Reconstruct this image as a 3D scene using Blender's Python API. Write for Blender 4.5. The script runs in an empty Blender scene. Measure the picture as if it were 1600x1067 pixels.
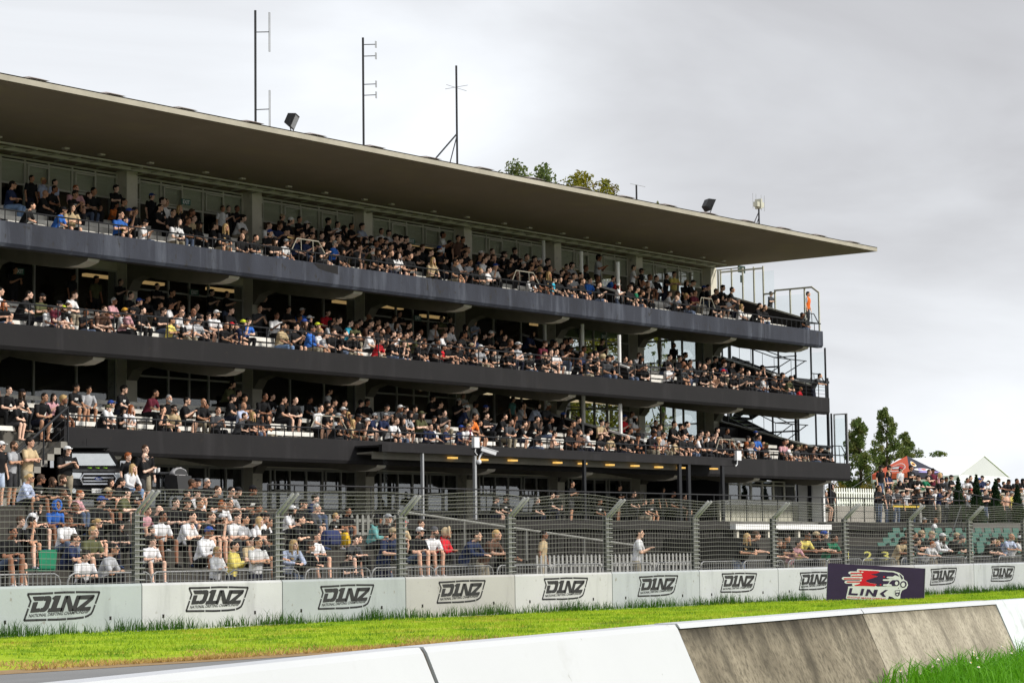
import bpy, bmesh, math, random
import numpy as np
from mathutils import Vector, Matrix
random.seed(7); RNG = np.random.default_rng(7)
R = math.radians
SC = bpy.context.scene
COL = SC.collection

# ------------------------------------------------------------------ camera
F = 3600.0; XV, YV = 2800.0, 297.0; RHO = 0.0125; CAM_Z = 1.43
_u0 = XV*math.cos(RHO) - YV*math.sin(RHO); _v0 = XV*math.sin(RHO) + YV*math.cos(RHO)
PITCH = math.atan(_v0/F); TH = math.atan(_u0/math.hypot(F, _v0))
FW = Vector((math.cos(TH)*math.cos(PITCH), math.sin(TH)*math.cos(PITCH), math.sin(PITCH)))
RT0 = Vector((math.sin(TH), -math.cos(TH), 0)); UP0 = RT0.cross(FW)
RT = math.cos(RHO)*RT0 - math.sin(RHO)*UP0; UP = math.sin(RHO)*RT0 + math.cos(RHO)*UP0
EYE = Vector((0, 0, CAM_Z))
def ray(x, y): return (F*FW + (x-800)*RT - (y-533.5)*UP).normalized()
def at(x, y, p):
    d = ray(x, y); return EYE + d*(p/d.y)
def atz(x, y, z):
    d = ray(x, y); return EYE + d*((z-CAM_Z)/d.z)
def atX(x, X):
    d = ray(x, 700); return d.y*X/d.x          # depth at which pixel column x meets the plane X

cam = bpy.data.cameras.new('camera'); cam_o = bpy.data.objects.new('camera', cam); COL.objects.link(cam_o)
cam.sensor_width = 36; cam.lens = 36*F/1600; cam.clip_start = 0.1; cam.clip_end = 3000
cam_o.matrix_world = Matrix(((RT.x, UP.x, -FW.x, EYE.x), (RT.y, UP.y, -FW.y, EYE.y), (RT.z, UP.z, -FW.z, EYE.z), (0, 0, 0, 1)))
SC.camera = cam_o

# ------------------------------------------------------------------ materials
def srgb(r, g, b):
    f = lambda c: (c/255/12.92) if c <= 10 else ((c/255+0.055)/1.055)**2.4
    return (f(r), f(g), f(b))
def nd(nt, t, **kw):
    n = nt.nodes.new(t)
    for k, v in kw.items():
        if hasattr(n, k): setattr(n, k, v)
        else: n.inputs[k].default_value = v
    return n
def M(name, c, rough=0.7, c2=None, scale=4.0, amt=0.5, metal=0.0, bump=0.0, bscale=40.0, stretch=(1, 1, 1), spec=0.3, c3=None, s3=1.0, t3=(0.55, 0.75), coat=0.0, st3=None, trans=0.0, c4=None, s4=20.0, t4=(.6, .7), attr=None, c5=None, t5=(.6, .8)):
    m = bpy.data.materials.new(name); m.use_nodes = True; nt = m.node_tree; L = nt.links
    b = nt.nodes['Principled BSDF']; b.inputs['Roughness'].default_value = rough; b.inputs['Metallic'].default_value = metal
    b.inputs['Specular IOR Level'].default_value = spec; b.inputs['Coat Weight'].default_value = coat
    b.inputs['Base Color'].default_value = (*c, 1)
    tc = nt.nodes.new('ShaderNodeTexCoord'); src_ = tc.outputs['Object']
    if attr: src_ = nd(nt, 'ShaderNodeAttribute', attribute_name=attr).outputs['Vector']
    def noise(s, st, det=5):
        mp = nt.nodes.new('ShaderNodeMapping'); mp.inputs['Scale'].default_value = st; L.new(src_, mp.inputs['Vector'])
        n = nd(nt, 'ShaderNodeTexNoise'); n.inputs['Scale'].default_value = s; n.inputs['Detail'].default_value = det; n.inputs['Roughness'].default_value = 0.6
        L.new(mp.outputs['Vector'], n.inputs['Vector']); return n.outputs['Fac']
    def ramp(src, a, bb):
        r = nt.nodes.new('ShaderNodeMapRange'); r.inputs['From Min'].default_value = a; r.inputs['From Max'].default_value = bb
        L.new(src, r.inputs['Value']); return r.outputs['Result']
    def mix(f, a, bb):
        x = nt.nodes.new('ShaderNodeMix'); x.data_type = 'RGBA'; L.new(f, x.inputs['Factor'])
        for i, v in ((6, a), (7, bb)):
            if hasattr(v, 'links'): L.new(v, x.inputs[i])
            else: x.inputs[i].default_value = (*v, 1)
        return x.outputs[2]
    if c2 is None: c2 = tuple(v*(1-0.28*amt) for v in c)
    col = mix(ramp(noise(scale, stretch), 0.5-0.25*1, 0.5+0.25), c, c2)
    if c3 is not None: col = mix(ramp(noise(s3, st3 or stretch, 8), *t3), col, c3)
    if c4 is not None: col = mix(ramp(noise(s4, (1, 1, .7), 6), *t4), col, c4)
    if c5 is not None:      # grime that has settled along the upper edge, broken up by noise
        sx = nt.nodes.new('ShaderNodeSeparateXYZ'); L.new(src_, sx.inputs[0]); ad = nt.nodes.new('ShaderNodeMath'); ad.operation = 'MULTIPLY_ADD'; ad.inputs[1].default_value = .55; L.new(noise(3.0, (1.6, 1, .5), 6), ad.inputs[0]); L.new(sx.outputs['Z'], ad.inputs[2]); col = mix(ramp(ad.outputs[0], *t5), col, c5)
    L.new(col, b.inputs['Base Color'])
    if trans:
        b.inputs['Transmission Weight'].default_value = 0
        b.inputs['Subsurface Weight'].default_value = 0
        tr = nt.nodes.new('ShaderNodeBsdfTranslucent'); ms = nt.nodes.new('ShaderNodeMixShader'); ms.inputs['Fac'].default_value = trans
        L.new(col, tr.inputs['Color']); L.new(b.outputs['BSDF'], ms.inputs[1]); L.new(tr.outputs['BSDF'], ms.inputs[2])
        L.new(ms.outputs['Shader'], nt.nodes['Material Output'].inputs['Surface'])
    if bump:
        bn = nt.nodes.new('ShaderNodeBump'); bn.inputs['Strength'].default_value = bump; bn.inputs['Distance'].default_value = 0.02
        L.new(noise(bscale, (1, 1, 1)), bn.inputs['Height']); L.new(bn.outputs['Normal'], b.inputs['Normal'])
    return m
def MGLASS(name, tint=(1, 1, 1), refl=0.08, rough=0.02):
    m = bpy.data.materials.new(name); m.use_nodes = True; nt = m.node_tree; L = nt.links
    nt.nodes.remove(nt.nodes['Principled BSDF']); out = nt.nodes['Material Output']
    t = nt.nodes.new('ShaderNodeBsdfTransparent'); t.inputs['Color'].default_value = (*tint, 1)
    g = nt.nodes.new('ShaderNodeBsdfGlossy'); g.inputs['Roughness'].default_value = rough
    fr = nt.nodes.new('ShaderNodeLayerWeight'); fr.inputs['Blend'].default_value = 0.5
    pw = nt.nodes.new('ShaderNodeMath'); pw.operation = 'POWER'; pw.inputs[1].default_value = 4.0; L.new(fr.outputs['Facing'], pw.inputs[0])
    ma = nt.nodes.new('ShaderNodeMath'); ma.operation = 'MULTIPLY_ADD'; ma.inputs[1].default_value = 0.6; ma.inputs[2].default_value = refl*.6
    ms = nt.nodes.new('ShaderNodeMixShader'); L.new(pw.outputs[0], ma.inputs[0]); L.new(ma.outputs[0], ms.inputs['Fac'])
    L.new(t.outputs[0], ms.inputs[1]); L.new(g.outputs[0], ms.inputs[2]); L.new(ms.outputs[0], out.inputs['Surface'])
    return m
def MEMIT(name, c, s):
    m = bpy.data.materials.new(name); m.use_nodes = True; b = m.node_tree.nodes['Principled BSDF']
    b.inputs['Base Color'].default_value = (*c, 1); b.inputs['Emission Color'].default_value = (*c, 1); b.inputs['Emission Strength'].default_value = s
    return m
def MOBJ(name, rough=0.8, noise=0.35, scale=9.0, attr=None, sss=0.0, printed=False, spec=0.2):
    """colour comes from the object's own colour (or a colour attribute)"""
    m = bpy.data.materials.new(name); m.use_nodes = True; nt = m.node_tree; L = nt.links
    b = nt.nodes['Principled BSDF']; b.inputs['Roughness'].default_value = rough; b.inputs['Specular IOR Level'].default_value = spec
    if attr: src = nd(nt, 'ShaderNodeVertexColor', layer_name=attr).outputs['Color']
    else:
        oi = nt.nodes.new('ShaderNodeObjectInfo'); src = oi.outputs['Color']
    tc = nt.nodes.new('ShaderNodeTexCoord'); n = nd(nt, 'ShaderNodeTexNoise'); n.inputs['Scale'].default_value = scale; n.inputs['Detail'].default_value = 4
    L.new(tc.outputs['Object'], n.inputs['Vector'])
    mr = nt.nodes.new('ShaderNodeMapRange'); mr.inputs['From Min'].default_value = 0.3; mr.inputs['From Max'].default_value = 0.7
    mr.inputs['To Min'].default_value = 1-noise; mr.inputs['To Max'].default_value = 1+noise*0.4
    L.new(n.outputs['Fac'], mr.inputs['Value'])
    x = nt.nodes.new('ShaderNodeMix'); x.data_type = 'RGBA'; x.blend_type = 'MULTIPLY'; x.inputs['Factor'].default_value = 1
    L.new(src, x.inputs[6]); L.new(mr.outputs['Result'], x.inputs[7]); col = x.outputs[2]
    if printed:
        at_ = nd(nt, 'ShaderNodeAttribute', attribute_name='print'); mm = nt.nodes.new('ShaderNodeMath'); mm.operation = 'MULTIPLY'
        inv = nt.nodes.new('ShaderNodeMath'); inv.operation = 'SUBTRACT'; inv.inputs[0].default_value = 1.0; L.new(oi.outputs['Alpha'], inv.inputs[1])
        L.new(at_.outputs['Fac'], mm.inputs[0]); L.new(inv.outputs[0], mm.inputs[1])
        y = nt.nodes.new('ShaderNodeMix'); y.data_type = 'RGBA'; L.new(mm.outputs[0], y.inputs['Factor']); L.new(col, y.inputs[6]); y.inputs[7].default_value = (0.7, 0.7, 0.68, 1); col = y.outputs[2]
    L.new(col, b.inputs['Base Color'])
    if sss: b.inputs['Subsurface Weight'].default_value = sss
    bn = nt.nodes.new('ShaderNodeBump'); bn.inputs['Strength'].default_value = 0.35; bn.inputs['Distance'].default_value = 0.02
    n2 = nd(nt, 'ShaderNodeTexNoise'); n2.inputs['Scale'].default_value = scale*1.6; L.new(tc.outputs['Object'], n2.inputs['Vector'])
    L.new(n2.outputs['Fac'], bn.inputs['Height']); L.new(bn.outputs['Normal'], b.inputs['Normal'])
    return m

# ------------------------------------------------------------------ mesh builder
class MB:
    def __init__(s): s.v = []; s.f = []; s.mi = []; s.k = 0
    def add(s, vs, fs):
        o = len(s.v); s.v += [tuple(v) for v in vs]; s.f += [tuple(i+o for i in f) for f in fs]; s.mi += [s.k]*len(fs); return s
    def box(s, x0, y0, z0, x1, y1, z1):
        vs = [(x, y, z) for x in (x0, x1) for y in (y0, y1) for z in (z0, z1)]
        return s.add(vs, [(0, 1, 3, 2), (4, 6, 7, 5), (0, 4, 5, 1), (2, 3, 7, 6), (0, 2, 6, 4), (1, 5, 7, 3)])
    def obox(s, c, ax, ay, az):
        c = Vector(c); ax, ay, az = Vector(ax), Vector(ay), Vector(az)
        vs = [c+i*ax+j*ay+k*az for i in (-.5, .5) for j in (-.5, .5) for k in (-.5, .5)]
        return s.add(vs, [(0, 1, 3, 2), (4, 6, 7, 5), (0, 4, 5, 1), (2, 3, 7, 6), (0, 2, 6, 4), (1, 5, 7, 3)])
    def beam(s, a, b, w, h, up=(0, 0, 1)):
        a, b = Vector(a), Vector(b); d = b-a; n = d.normalized(); u = Vector(up); sd = n.cross(u)
        if sd.length < 1e-4: sd = n.cross(Vector((0, 1, 0)))
        sd.normalize(); u = sd.cross(n)
        return s.obox((a+b)/2, d, sd*w, u*h)
    def tube(s, pts, r, n=6, cap=True, closed=False):
        pts = [Vector(p) for p in pts]; m = len(pts); rs = r if isinstance(r, (list, tuple)) else [r]*m
        o = len(s.v); prev = None
        for i, p in enumerate(pts):
            d = (pts[min(i+1, m-1)]-pts[max(i-1, 0)]) if not closed else (pts[(i+1) % m]-pts[(i-1) % m])
            d = d.normalized() if d.length > 1e-9 else Vector((0, 0, 1))
            if prev is None:
                a = d.cross(Vector((0, 0, 1)))
                if a.length < 0.05: a = d.cross(Vector((1, 0, 0)))
            else: a = prev - d*prev.dot(d)
            a.normalize(); prev = a; b = d.cross(a)
            for k in range(n):
                t = 2*math.pi*k/n; s.v.append(tuple(p+(a*math.cos(t)+b*math.sin(t))*rs[i]))
        for i in range(m-1 if not closed else m):
            j = (i+1) % m
            for k in range(n):
                s.f.append((o+i*n+k, o+i*n+(k+1) % n, o+j*n+(k+1) % n, o+j*n+k)); s.mi.append(s.k)
        if cap and not closed:
            s.f.append(tuple(o+k for k in reversed(range(n)))); s.mi.append(s.k)
            s.f.append(tuple(o+(m-1)*n+k for k in range(n))); s.mi.append(s.k)
        return s
    def prism(s, poly, fn, a, b):
        """poly: list of 2-D points; fn(u,v,t) -> 3-D; extruded from t=a to t=b"""
        n = len(poly); vs = [fn(u, v, a) for u, v in poly]+[fn(u, v, b) for u, v in poly]
        fs = [tuple(range(n)), tuple(reversed(range(n, 2*n)))]+[(i, n+i, n+(i+1) % n, (i+1) % n) for i in range(n)]
        return s.add(vs, fs)
    def sphere(s, c, r, n=12, m=8):
        c = Vector(c); rr = r if isinstance(r, (tuple, list)) else (r, r, r); vs = [(c.x, c.y, c.z+rr[2])]; fs = []
        for i in range(1, m):
            ph = math.pi*i/m
            for k in range(n):
                t = 2*math.pi*k/n; vs.append((c.x+rr[0]*math.sin(ph)*math.cos(t), c.y+rr[1]*math.sin(ph)*math.sin(t), c.z+rr[2]*math.cos(ph)))
        vs.append((c.x, c.y, c.z-rr[2])); e = len(vs)-1
        for k in range(n): fs.append((0, 1+k, 1+(k+1) % n)); fs.append((e, e-n+(k+1) % n, e-n+k))
        for i in range(m-2):
            for k in range(n): fs.append((1+i*n+k, 1+(i+1)*n+k, 1+(i+1)*n+(k+1) % n, 1+i*n+(k+1) % n))
        return s.add(vs, fs)
    def mesh(s, name, mats, smooth=False, fix=True):
        me = bpy.data.meshes.new(name); me.from_pydata(s.v, [], s.f)
        for m in (mats if isinstance(mats, (list, tuple)) else [mats]): me.materials.append(m)
        if any(s.mi): me.polygons.foreach_set('material_index', s.mi)
        if fix and len(s.f) < 60000:
            bm = bmesh.new(); bm.from_mesh(me); bmesh.ops.recalc_face_normals(bm, faces=bm.faces); bm.to_mesh(me); bm.free()
        if smooth: me.polygons.foreach_set('use_smooth', [True]*len(me.polygons))
        me.update(); return me
    def build(s, name, mats, parent=None, smooth=False, fix=True):
        o = bpy.data.objects.new(name, s.mesh(name, mats, smooth, fix)); COL.objects.link(o)
        if parent is not None: attach(o, parent)
        return o
def attach(o, parent):
    o.parent = parent; o.matrix_parent_inverse = Matrix.LocRotScale(parent.location, parent.rotation_euler, parent.scale).inverted()
def tag(o, label=None, cat=None, group=None, kind=None):
    if label: o['label'] = label
    if cat: o['category'] = cat
    if group: o['group'] = group
    if kind: o['kind'] = kind
    return o
def empty(name, label, cat, loc=(0, 0, 0), group=None, rz=0.0):
    o = bpy.data.objects.new(name, None); COL.objects.link(o); o.location = loc; o.rotation_euler = (0, 0, rz); o.empty_display_size = 0.3
    return tag(o, label, cat, group)
def struct(name, mb, mat, **k): return tag(mb.build(name, mat, **k), kind='structure')
def dup(root, loc=None, rz=None, label=None, group=None, mats=None):
    r = root.copy(); COL.objects.link(r)
    if loc is not None: r.location = loc
    if rz is not None: r.rotation_euler = (0, 0, rz)
    if label: r['label'] = label
    if group: r['group'] = group
    for ch in root.children:
        c = ch.copy(); COL.objects.link(c); c.parent = r
        for g in ch.children:
            d = g.copy(); COL.objects.link(d); d.parent = c
    return r
def text_mesh(txt, size=1.0, shear=0.0, bold=0.0, width=None):
    cu = bpy.data.curves.new('lettering', 'FONT'); cu.body = txt; cu.size = size; cu.shear = shear; cu.offset = bold; cu.resolution_u = 2; cu.align_x = 'LEFT'
    o = bpy.data.objects.new('lettering', cu); COL.objects.link(o)
    dg = bpy.context.evaluated_depsgraph_get(); me = bpy.data.meshes.new_from_object(o.evaluated_get(dg))
    vs = [v.co.copy() for v in me.vertices]; fs = [tuple(p.vertices) for p in me.polygons]
    bpy.data.objects.remove(o); bpy.data.curves.remove(cu); bpy.data.meshes.remove(me)
    x0 = min(v.x for v in vs); x1 = max(v.x for v in vs); y0 = min(v.y for v in vs); y1 = max(v.y for v in vs)
    if width:
        k = width/(x1-x0); vs = [Vector(((v.x-x0)*k, v.y-y0, 0)) for v in vs]
    else: vs = [Vector((v.x-x0, v.y-y0, 0)) for v in vs]
    return vs, fs
def put_text(mb, txt, org, ux, uy, height, width, shear=0.0, bold=0.0):
    """writes txt as flat faces with lower-left corner org, along unit ux / uy"""
    vs, fs = text_mesh(txt, 1.0, shear, bold, width); h = max(v.y for v in vs) or 1
    org, ux, uy = Vector(org), Vector(ux), Vector(uy)
    mb.add([org+ux*v.x+uy*(v.y*height/h) for v in vs], fs)
# ------------------------------------------------------------------ world and sun
SUN_DIR = Vector((0.30, -0.80, 0.50)).normalized()
el = math.asin(SUN_DIR.z); az = math.atan2(SUN_DIR.x, SUN_DIR.y)
W = bpy.data.worlds.new('World'); SC.world = W; W.use_nodes = True; nt = W.node_tree; L = nt.links
bg = nt.nodes['Background']; bg.inputs['Strength'].default_value = 0.1
sky = nt.nodes.new('ShaderNodeTexSky'); sky.sky_type = 'NISHITA'; sky.sun_disc = False; sky.sun_elevation = el; sky.sun_rotation = az
sky.dust_density = 3; sky.air_density = 1.0
tc = nt.nodes.new('ShaderNodeTexCoord'); mp = nt.nodes.new('ShaderNodeMapping'); mp.inputs['Scale'].default_value = (1.0, 1.0, 3.2); mp.inputs['Location'].default_value = (0.35, 0.2, 0.15)
L.new(tc.outputs['Generated'], mp.inputs['Vector'])
n1 = nd(nt, 'ShaderNodeTexNoise'); n1.inputs['Scale'].default_value = 3.6; n1.inputs['Detail'].default_value = 6; n1.inputs['Roughness'].default_value = 0.5; n1.inputs['Distortion'].default_value = 0.4
L.new(mp.outputs['Vector'], n1.inputs['Vector'])
mr = nt.nodes.new('ShaderNodeMapRange'); mr.inputs['From Min'].default_value = 0.36; mr.inputs['From Max'].default_value = 0.64; mr.inputs['To Min'].default_value = 0.0; mr.inputs['To Max'].default_value = 1.0
L.new(n1.outputs['Fac'], mr.inputs['Value'])
# a darker bank of cloud in the direction the photograph shows it (towards the far end of the track, high up)
sep = nt.nodes.new('ShaderNodeSeparateXYZ'); L.new(tc.outputs['Generated'], sep.inputs[0])
dv = ray(1330, 90); dt = nt.nodes.new('ShaderNodeVectorMath'); dt.operation = 'DOT_PRODUCT'; dt.inputs[1].default_value = dv; L.new(tc.outputs['Generated'], dt.inputs[0])
bk = nt.nodes.new('ShaderNodeMapRange'); bk.interpolation_type = 'SMOOTHSTEP'; bk.inputs['From Min'].default_value = 0.987; bk.inputs['From Max'].default_value = 1.0; bk.inputs['To Min'].default_value = 1.0; bk.inputs['To Max'].default_value = 0.0
L.new(dt.outputs['Value'], bk.inputs['Value'])
cm = nt.nodes.new('ShaderNodeMath'); cm.operation = 'MULTIPLY_ADD'; cm.inputs[1].default_value = 0.56; L.new(mr.outputs['Result'], cm.inputs[0])
bm_ = nt.nodes.new('ShaderNodeMath'); bm_.operation = 'MULTIPLY'; bm_.inputs[1].default_value = 0.52; L.new(bk.outputs['Result'], bm_.inputs[0]); L.new(bm_.outputs[0], cm.inputs[2])
cr = nt.nodes.new('ShaderNodeMix'); cr.data_type = 'RGBA'; cr.inputs[6].default_value = (4.5, 4.5, 4.7, 1); cr.inputs[7].default_value = (8.7, 9.0, 9.4, 1)
L.new(cm.outputs[0], cr.inputs['Factor'])
# overcast skies are brighter overhead than at the horizon
ze = nt.nodes.new('ShaderNodeMapRange'); ze.inputs['From Min'].default_value = 0.28; ze.inputs['From Max'].default_value = 1.0; ze.inputs['To Min'].default_value = 1.0; ze.inputs['To Max'].default_value = 1.25
L.new(sep.outputs['Z'], ze.inputs['Value'])
zm = nt.nodes.new('ShaderNodeMix'); zm.data_type = 'RGBA'; zm.blend_type = 'MULTIPLY'; zm.inputs['Factor'].default_value = 1; L.new(cr.outputs[2], zm.inputs[6]); L.new(ze.outputs['Result'], zm.inputs[7])
mx = nt.nodes.new('ShaderNodeMix'); mx.data_type = 'RGBA'; mx.inputs['Factor'].default_value = 0.96; L.new(sky.outputs['Color'], mx.inputs[6]); L.new(zm.outputs[2], mx.inputs[7])
L.new(mx.outputs[2], bg.inputs['Color'])
sl = bpy.data.lights.new('sun', 'SUN'); sl.energy = 3.3; sl.angle = R(6); sl.color = (1.0, 0.95, 0.88)
so = bpy.data.objects.new('sun', sl); COL.objects.link(so); so.rotation_euler = SUN_DIR.to_track_quat('Z', 'Y').to_euler()
SC.view_settings.view_transform = 'Standard'; SC.view_settings.look = 'None'; SC.view_settings.gamma = 1; SC.view_settings.exposure = 0.25
SC.cycles.max_bounces = 6; SC.cycles.diffuse_bounces = 4; SC.cycles.transparent_max_bounces = 16; SC.cycles.glossy_bounces = 3
SC.cycles.use_denoising = True

m_fasc_blue = M('blue_painted_concrete', (.036, .041, .058), .75, (.017, .019, .028), 1.3, stretch=(1, 1, .3), bump=.25, bscale=14, c3=(.105, .118, .148), s3=1.9, t3=(.52, .80), c4=(.02, .018, .016), s4=5, t4=(.60, .72), st3=(1, 1, .12))
m_fasc = M('dark_painted_concrete', (.0135, .0125, .0135), .85, (.0095, .009, .010), 1.1, bump=.15, bscale=14, c3=(.030, .028, .030), s3=1.4, t3=(.55, .85), c4=(.022, .018, .014), s4=7, t4=(.62, .74), st3=(1, 1, .15))
m_conc = M('cream_painted_concrete', (.68, .65, .54), .85, (.54, .51, .42), 1.5, bump=.15, bscale=18, c3=(.09, .085, .07), s3=2.5, t3=(.6, .85))
m_beamd = M('beam_concrete', (.21, .195, .16), .85, (.15, .14, .115), 1.6, bump=.1)  # beam colour darkened to stand in for shade on the sides
m_beam = M('pale_beam_concrete', (.60, .57, .50), .8, (.46, .43, .37), 1.6, bump=.1)  # paler copy that carries the front light on the beam tips
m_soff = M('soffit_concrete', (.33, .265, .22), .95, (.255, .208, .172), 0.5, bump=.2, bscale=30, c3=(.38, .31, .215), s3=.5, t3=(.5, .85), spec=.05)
m_roofedge = M('roof_edge', (.40, .37, .30), .8, (.27, .25, .2), 1.2)
m_rooftop = M('roof_top', (.30, .27, .25), .7, (.2, .15, .13), 1.2)
m_slab = M('slab_concrete', (.13, .122, .105), .9, (.085, .08, .07), 1.0)
m_step = M('seating_step', (.30, .285, .25), .9, (.17, .16, .14), 1.2)
m_bench = M('white_bench', (.85, .83, .78), .6, (.58, .56, .5), 3.0)
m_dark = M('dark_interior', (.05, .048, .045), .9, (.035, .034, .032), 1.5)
m_darkw = M('charcoal_metal', (.016, .017, .020), .6, spec=.25)
m_black = M('black_paint', (.016, .016, .017), .6)
m_frame = M('window_frame', (.50, .49, .40), .5, (.40, .39, .32), 3)
m_frame_l = M('pale_frame', (.38, .38, .34), .5)
m_blind = M('blind_fabric', (.80, .75, .56), .9, (.66, .62, .46), 1.4, stretch=(.3, 1, 6))
m_alu = M('aluminium', (.36, .37, .38), .45, metal=.3)
m_whitep = M('white_paint', (.78, .78, .77), .5, (.68, .68, .66), 2.0)
m_glass = MGLASS('window_glass', (.84, .87, .87), .13)
m_glassc = MGLASS('clear_screen', (.96, .98, .98), .012)
m_glassr = MGLASS('reflective_glass', (.5, .54, .56), .30)
m_lamp_w = MEMIT('warm_lamp', (1.0, .58, .14), .75)
m_lamp_c = MEMIT('tube_lamp', (1.0, .75, .45), .7)
m_lamp_in = MEMIT('room_lamp', (1.0, .62, .25), .35)
m_curtain = M('curtain', (.5, .49, .45), .9, (.35, .34, .31), 2, stretch=(8, 8, .2))
m_steel = M('galvanised_steel', (.32, .318, .315), .5, (.21, .215, .21), 5.0, metal=.35)
m_wire = M('fence_wire', (.24, .235, .22), .5, metal=.3)
m_wire_d = M('fence_wire_thin', (.17, .165, .155), .55, metal=.3)
m_post = M('fence_post', (.17, .175, .17), .55, (.11, .112, .11), 3.0, metal=.25)
# ------------------------------------------------------------------ grandstand
X0, X1 = 34.0, 89.9                       # ends of the building (only X > 42 is in the picture)
COLX = [52.67+6*k+.245 for k in range(-3, 7)]     # column centres
PC, PW, PB = 57.0, 57.45, 66.0            # column face, window plane, rear wall
TIER = {'upper': dict(fp=51.9, zt=11.2, th=.74), 'middle': dict(fp=51.65, zt=8.2, th=.74), 'lower': dict(fp=50.9, zt=5.26, th=.78)}
NROW, PITCHR, RISE = 5, .82, .30
for t in TIER.values(): t['f0'] = t['zt']-.45
def row_p(t, i): return t['fp']+.66+PITCHR*i
def row_z(t, i): return t['f0']+RISE*i
GZL = 2.78                                # the same, at the near end
GZ = 2.55                                 # terrace level
GS = empty('grandstand', 'long three-tier concrete grandstand with dark balcony fronts and a flat cantilevered roof', 'grandstand', (62, 57, GZ))
def part(name, mb, mat, parent=GS, **k): return mb.build(name, mat, parent, **k)
yz = lambda u, v, t: (t, u, v)

# roof: level soffit, thin front edge, low ribs on top
rf = MB(); rp = 48.6; rx1 = 89.0
rf.prism([(rp, 14.42), (66.5, 14.42), (66.5, 15.6), (58, 15.3), (rp, 14.55)], yz, X0, rx1)
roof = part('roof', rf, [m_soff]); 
m = MB(); m.prism([(rp-.03, 14.415), (rp-.004, 14.415), (rp-.004, 14.60), (rp-.03, 14.60)], yz, X0, rx1+.03); m.prism([(rp-.03, 14.602), (rp+.5, 14.66), (rp+.5, 14.60), (rp-.03, 14.57)], yz, X0, rx1+.03)
m.box(rx1+.004, rp, 14.415, rx1+.03, 66, 14.60)
part('roof_edge', m, m_roofedge, roof)
x = 36.0
while x < 88.5:
    m = MB(); xs = x; m.add([(xs-.32, rp-.02, 14.64), (xs+.32, rp-.02, 14.64), (xs+.2, rp+.25, 14.73), (xs-.2, rp+.25, 14.73), (xs-.32, 60, 15.46), (xs+.32, 60, 15.46), (xs+.2, 60, 15.62), (xs-.2, 60, 15.62)],
          [(0, 1, 2, 3), (4, 7, 6, 5), (0, 4, 5, 1), (1, 5, 6, 2), (2, 6, 7, 3), (3, 7, 4, 0)])
    part('roof_rib', m, m_rooftop, roof); x += 2.85

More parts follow.
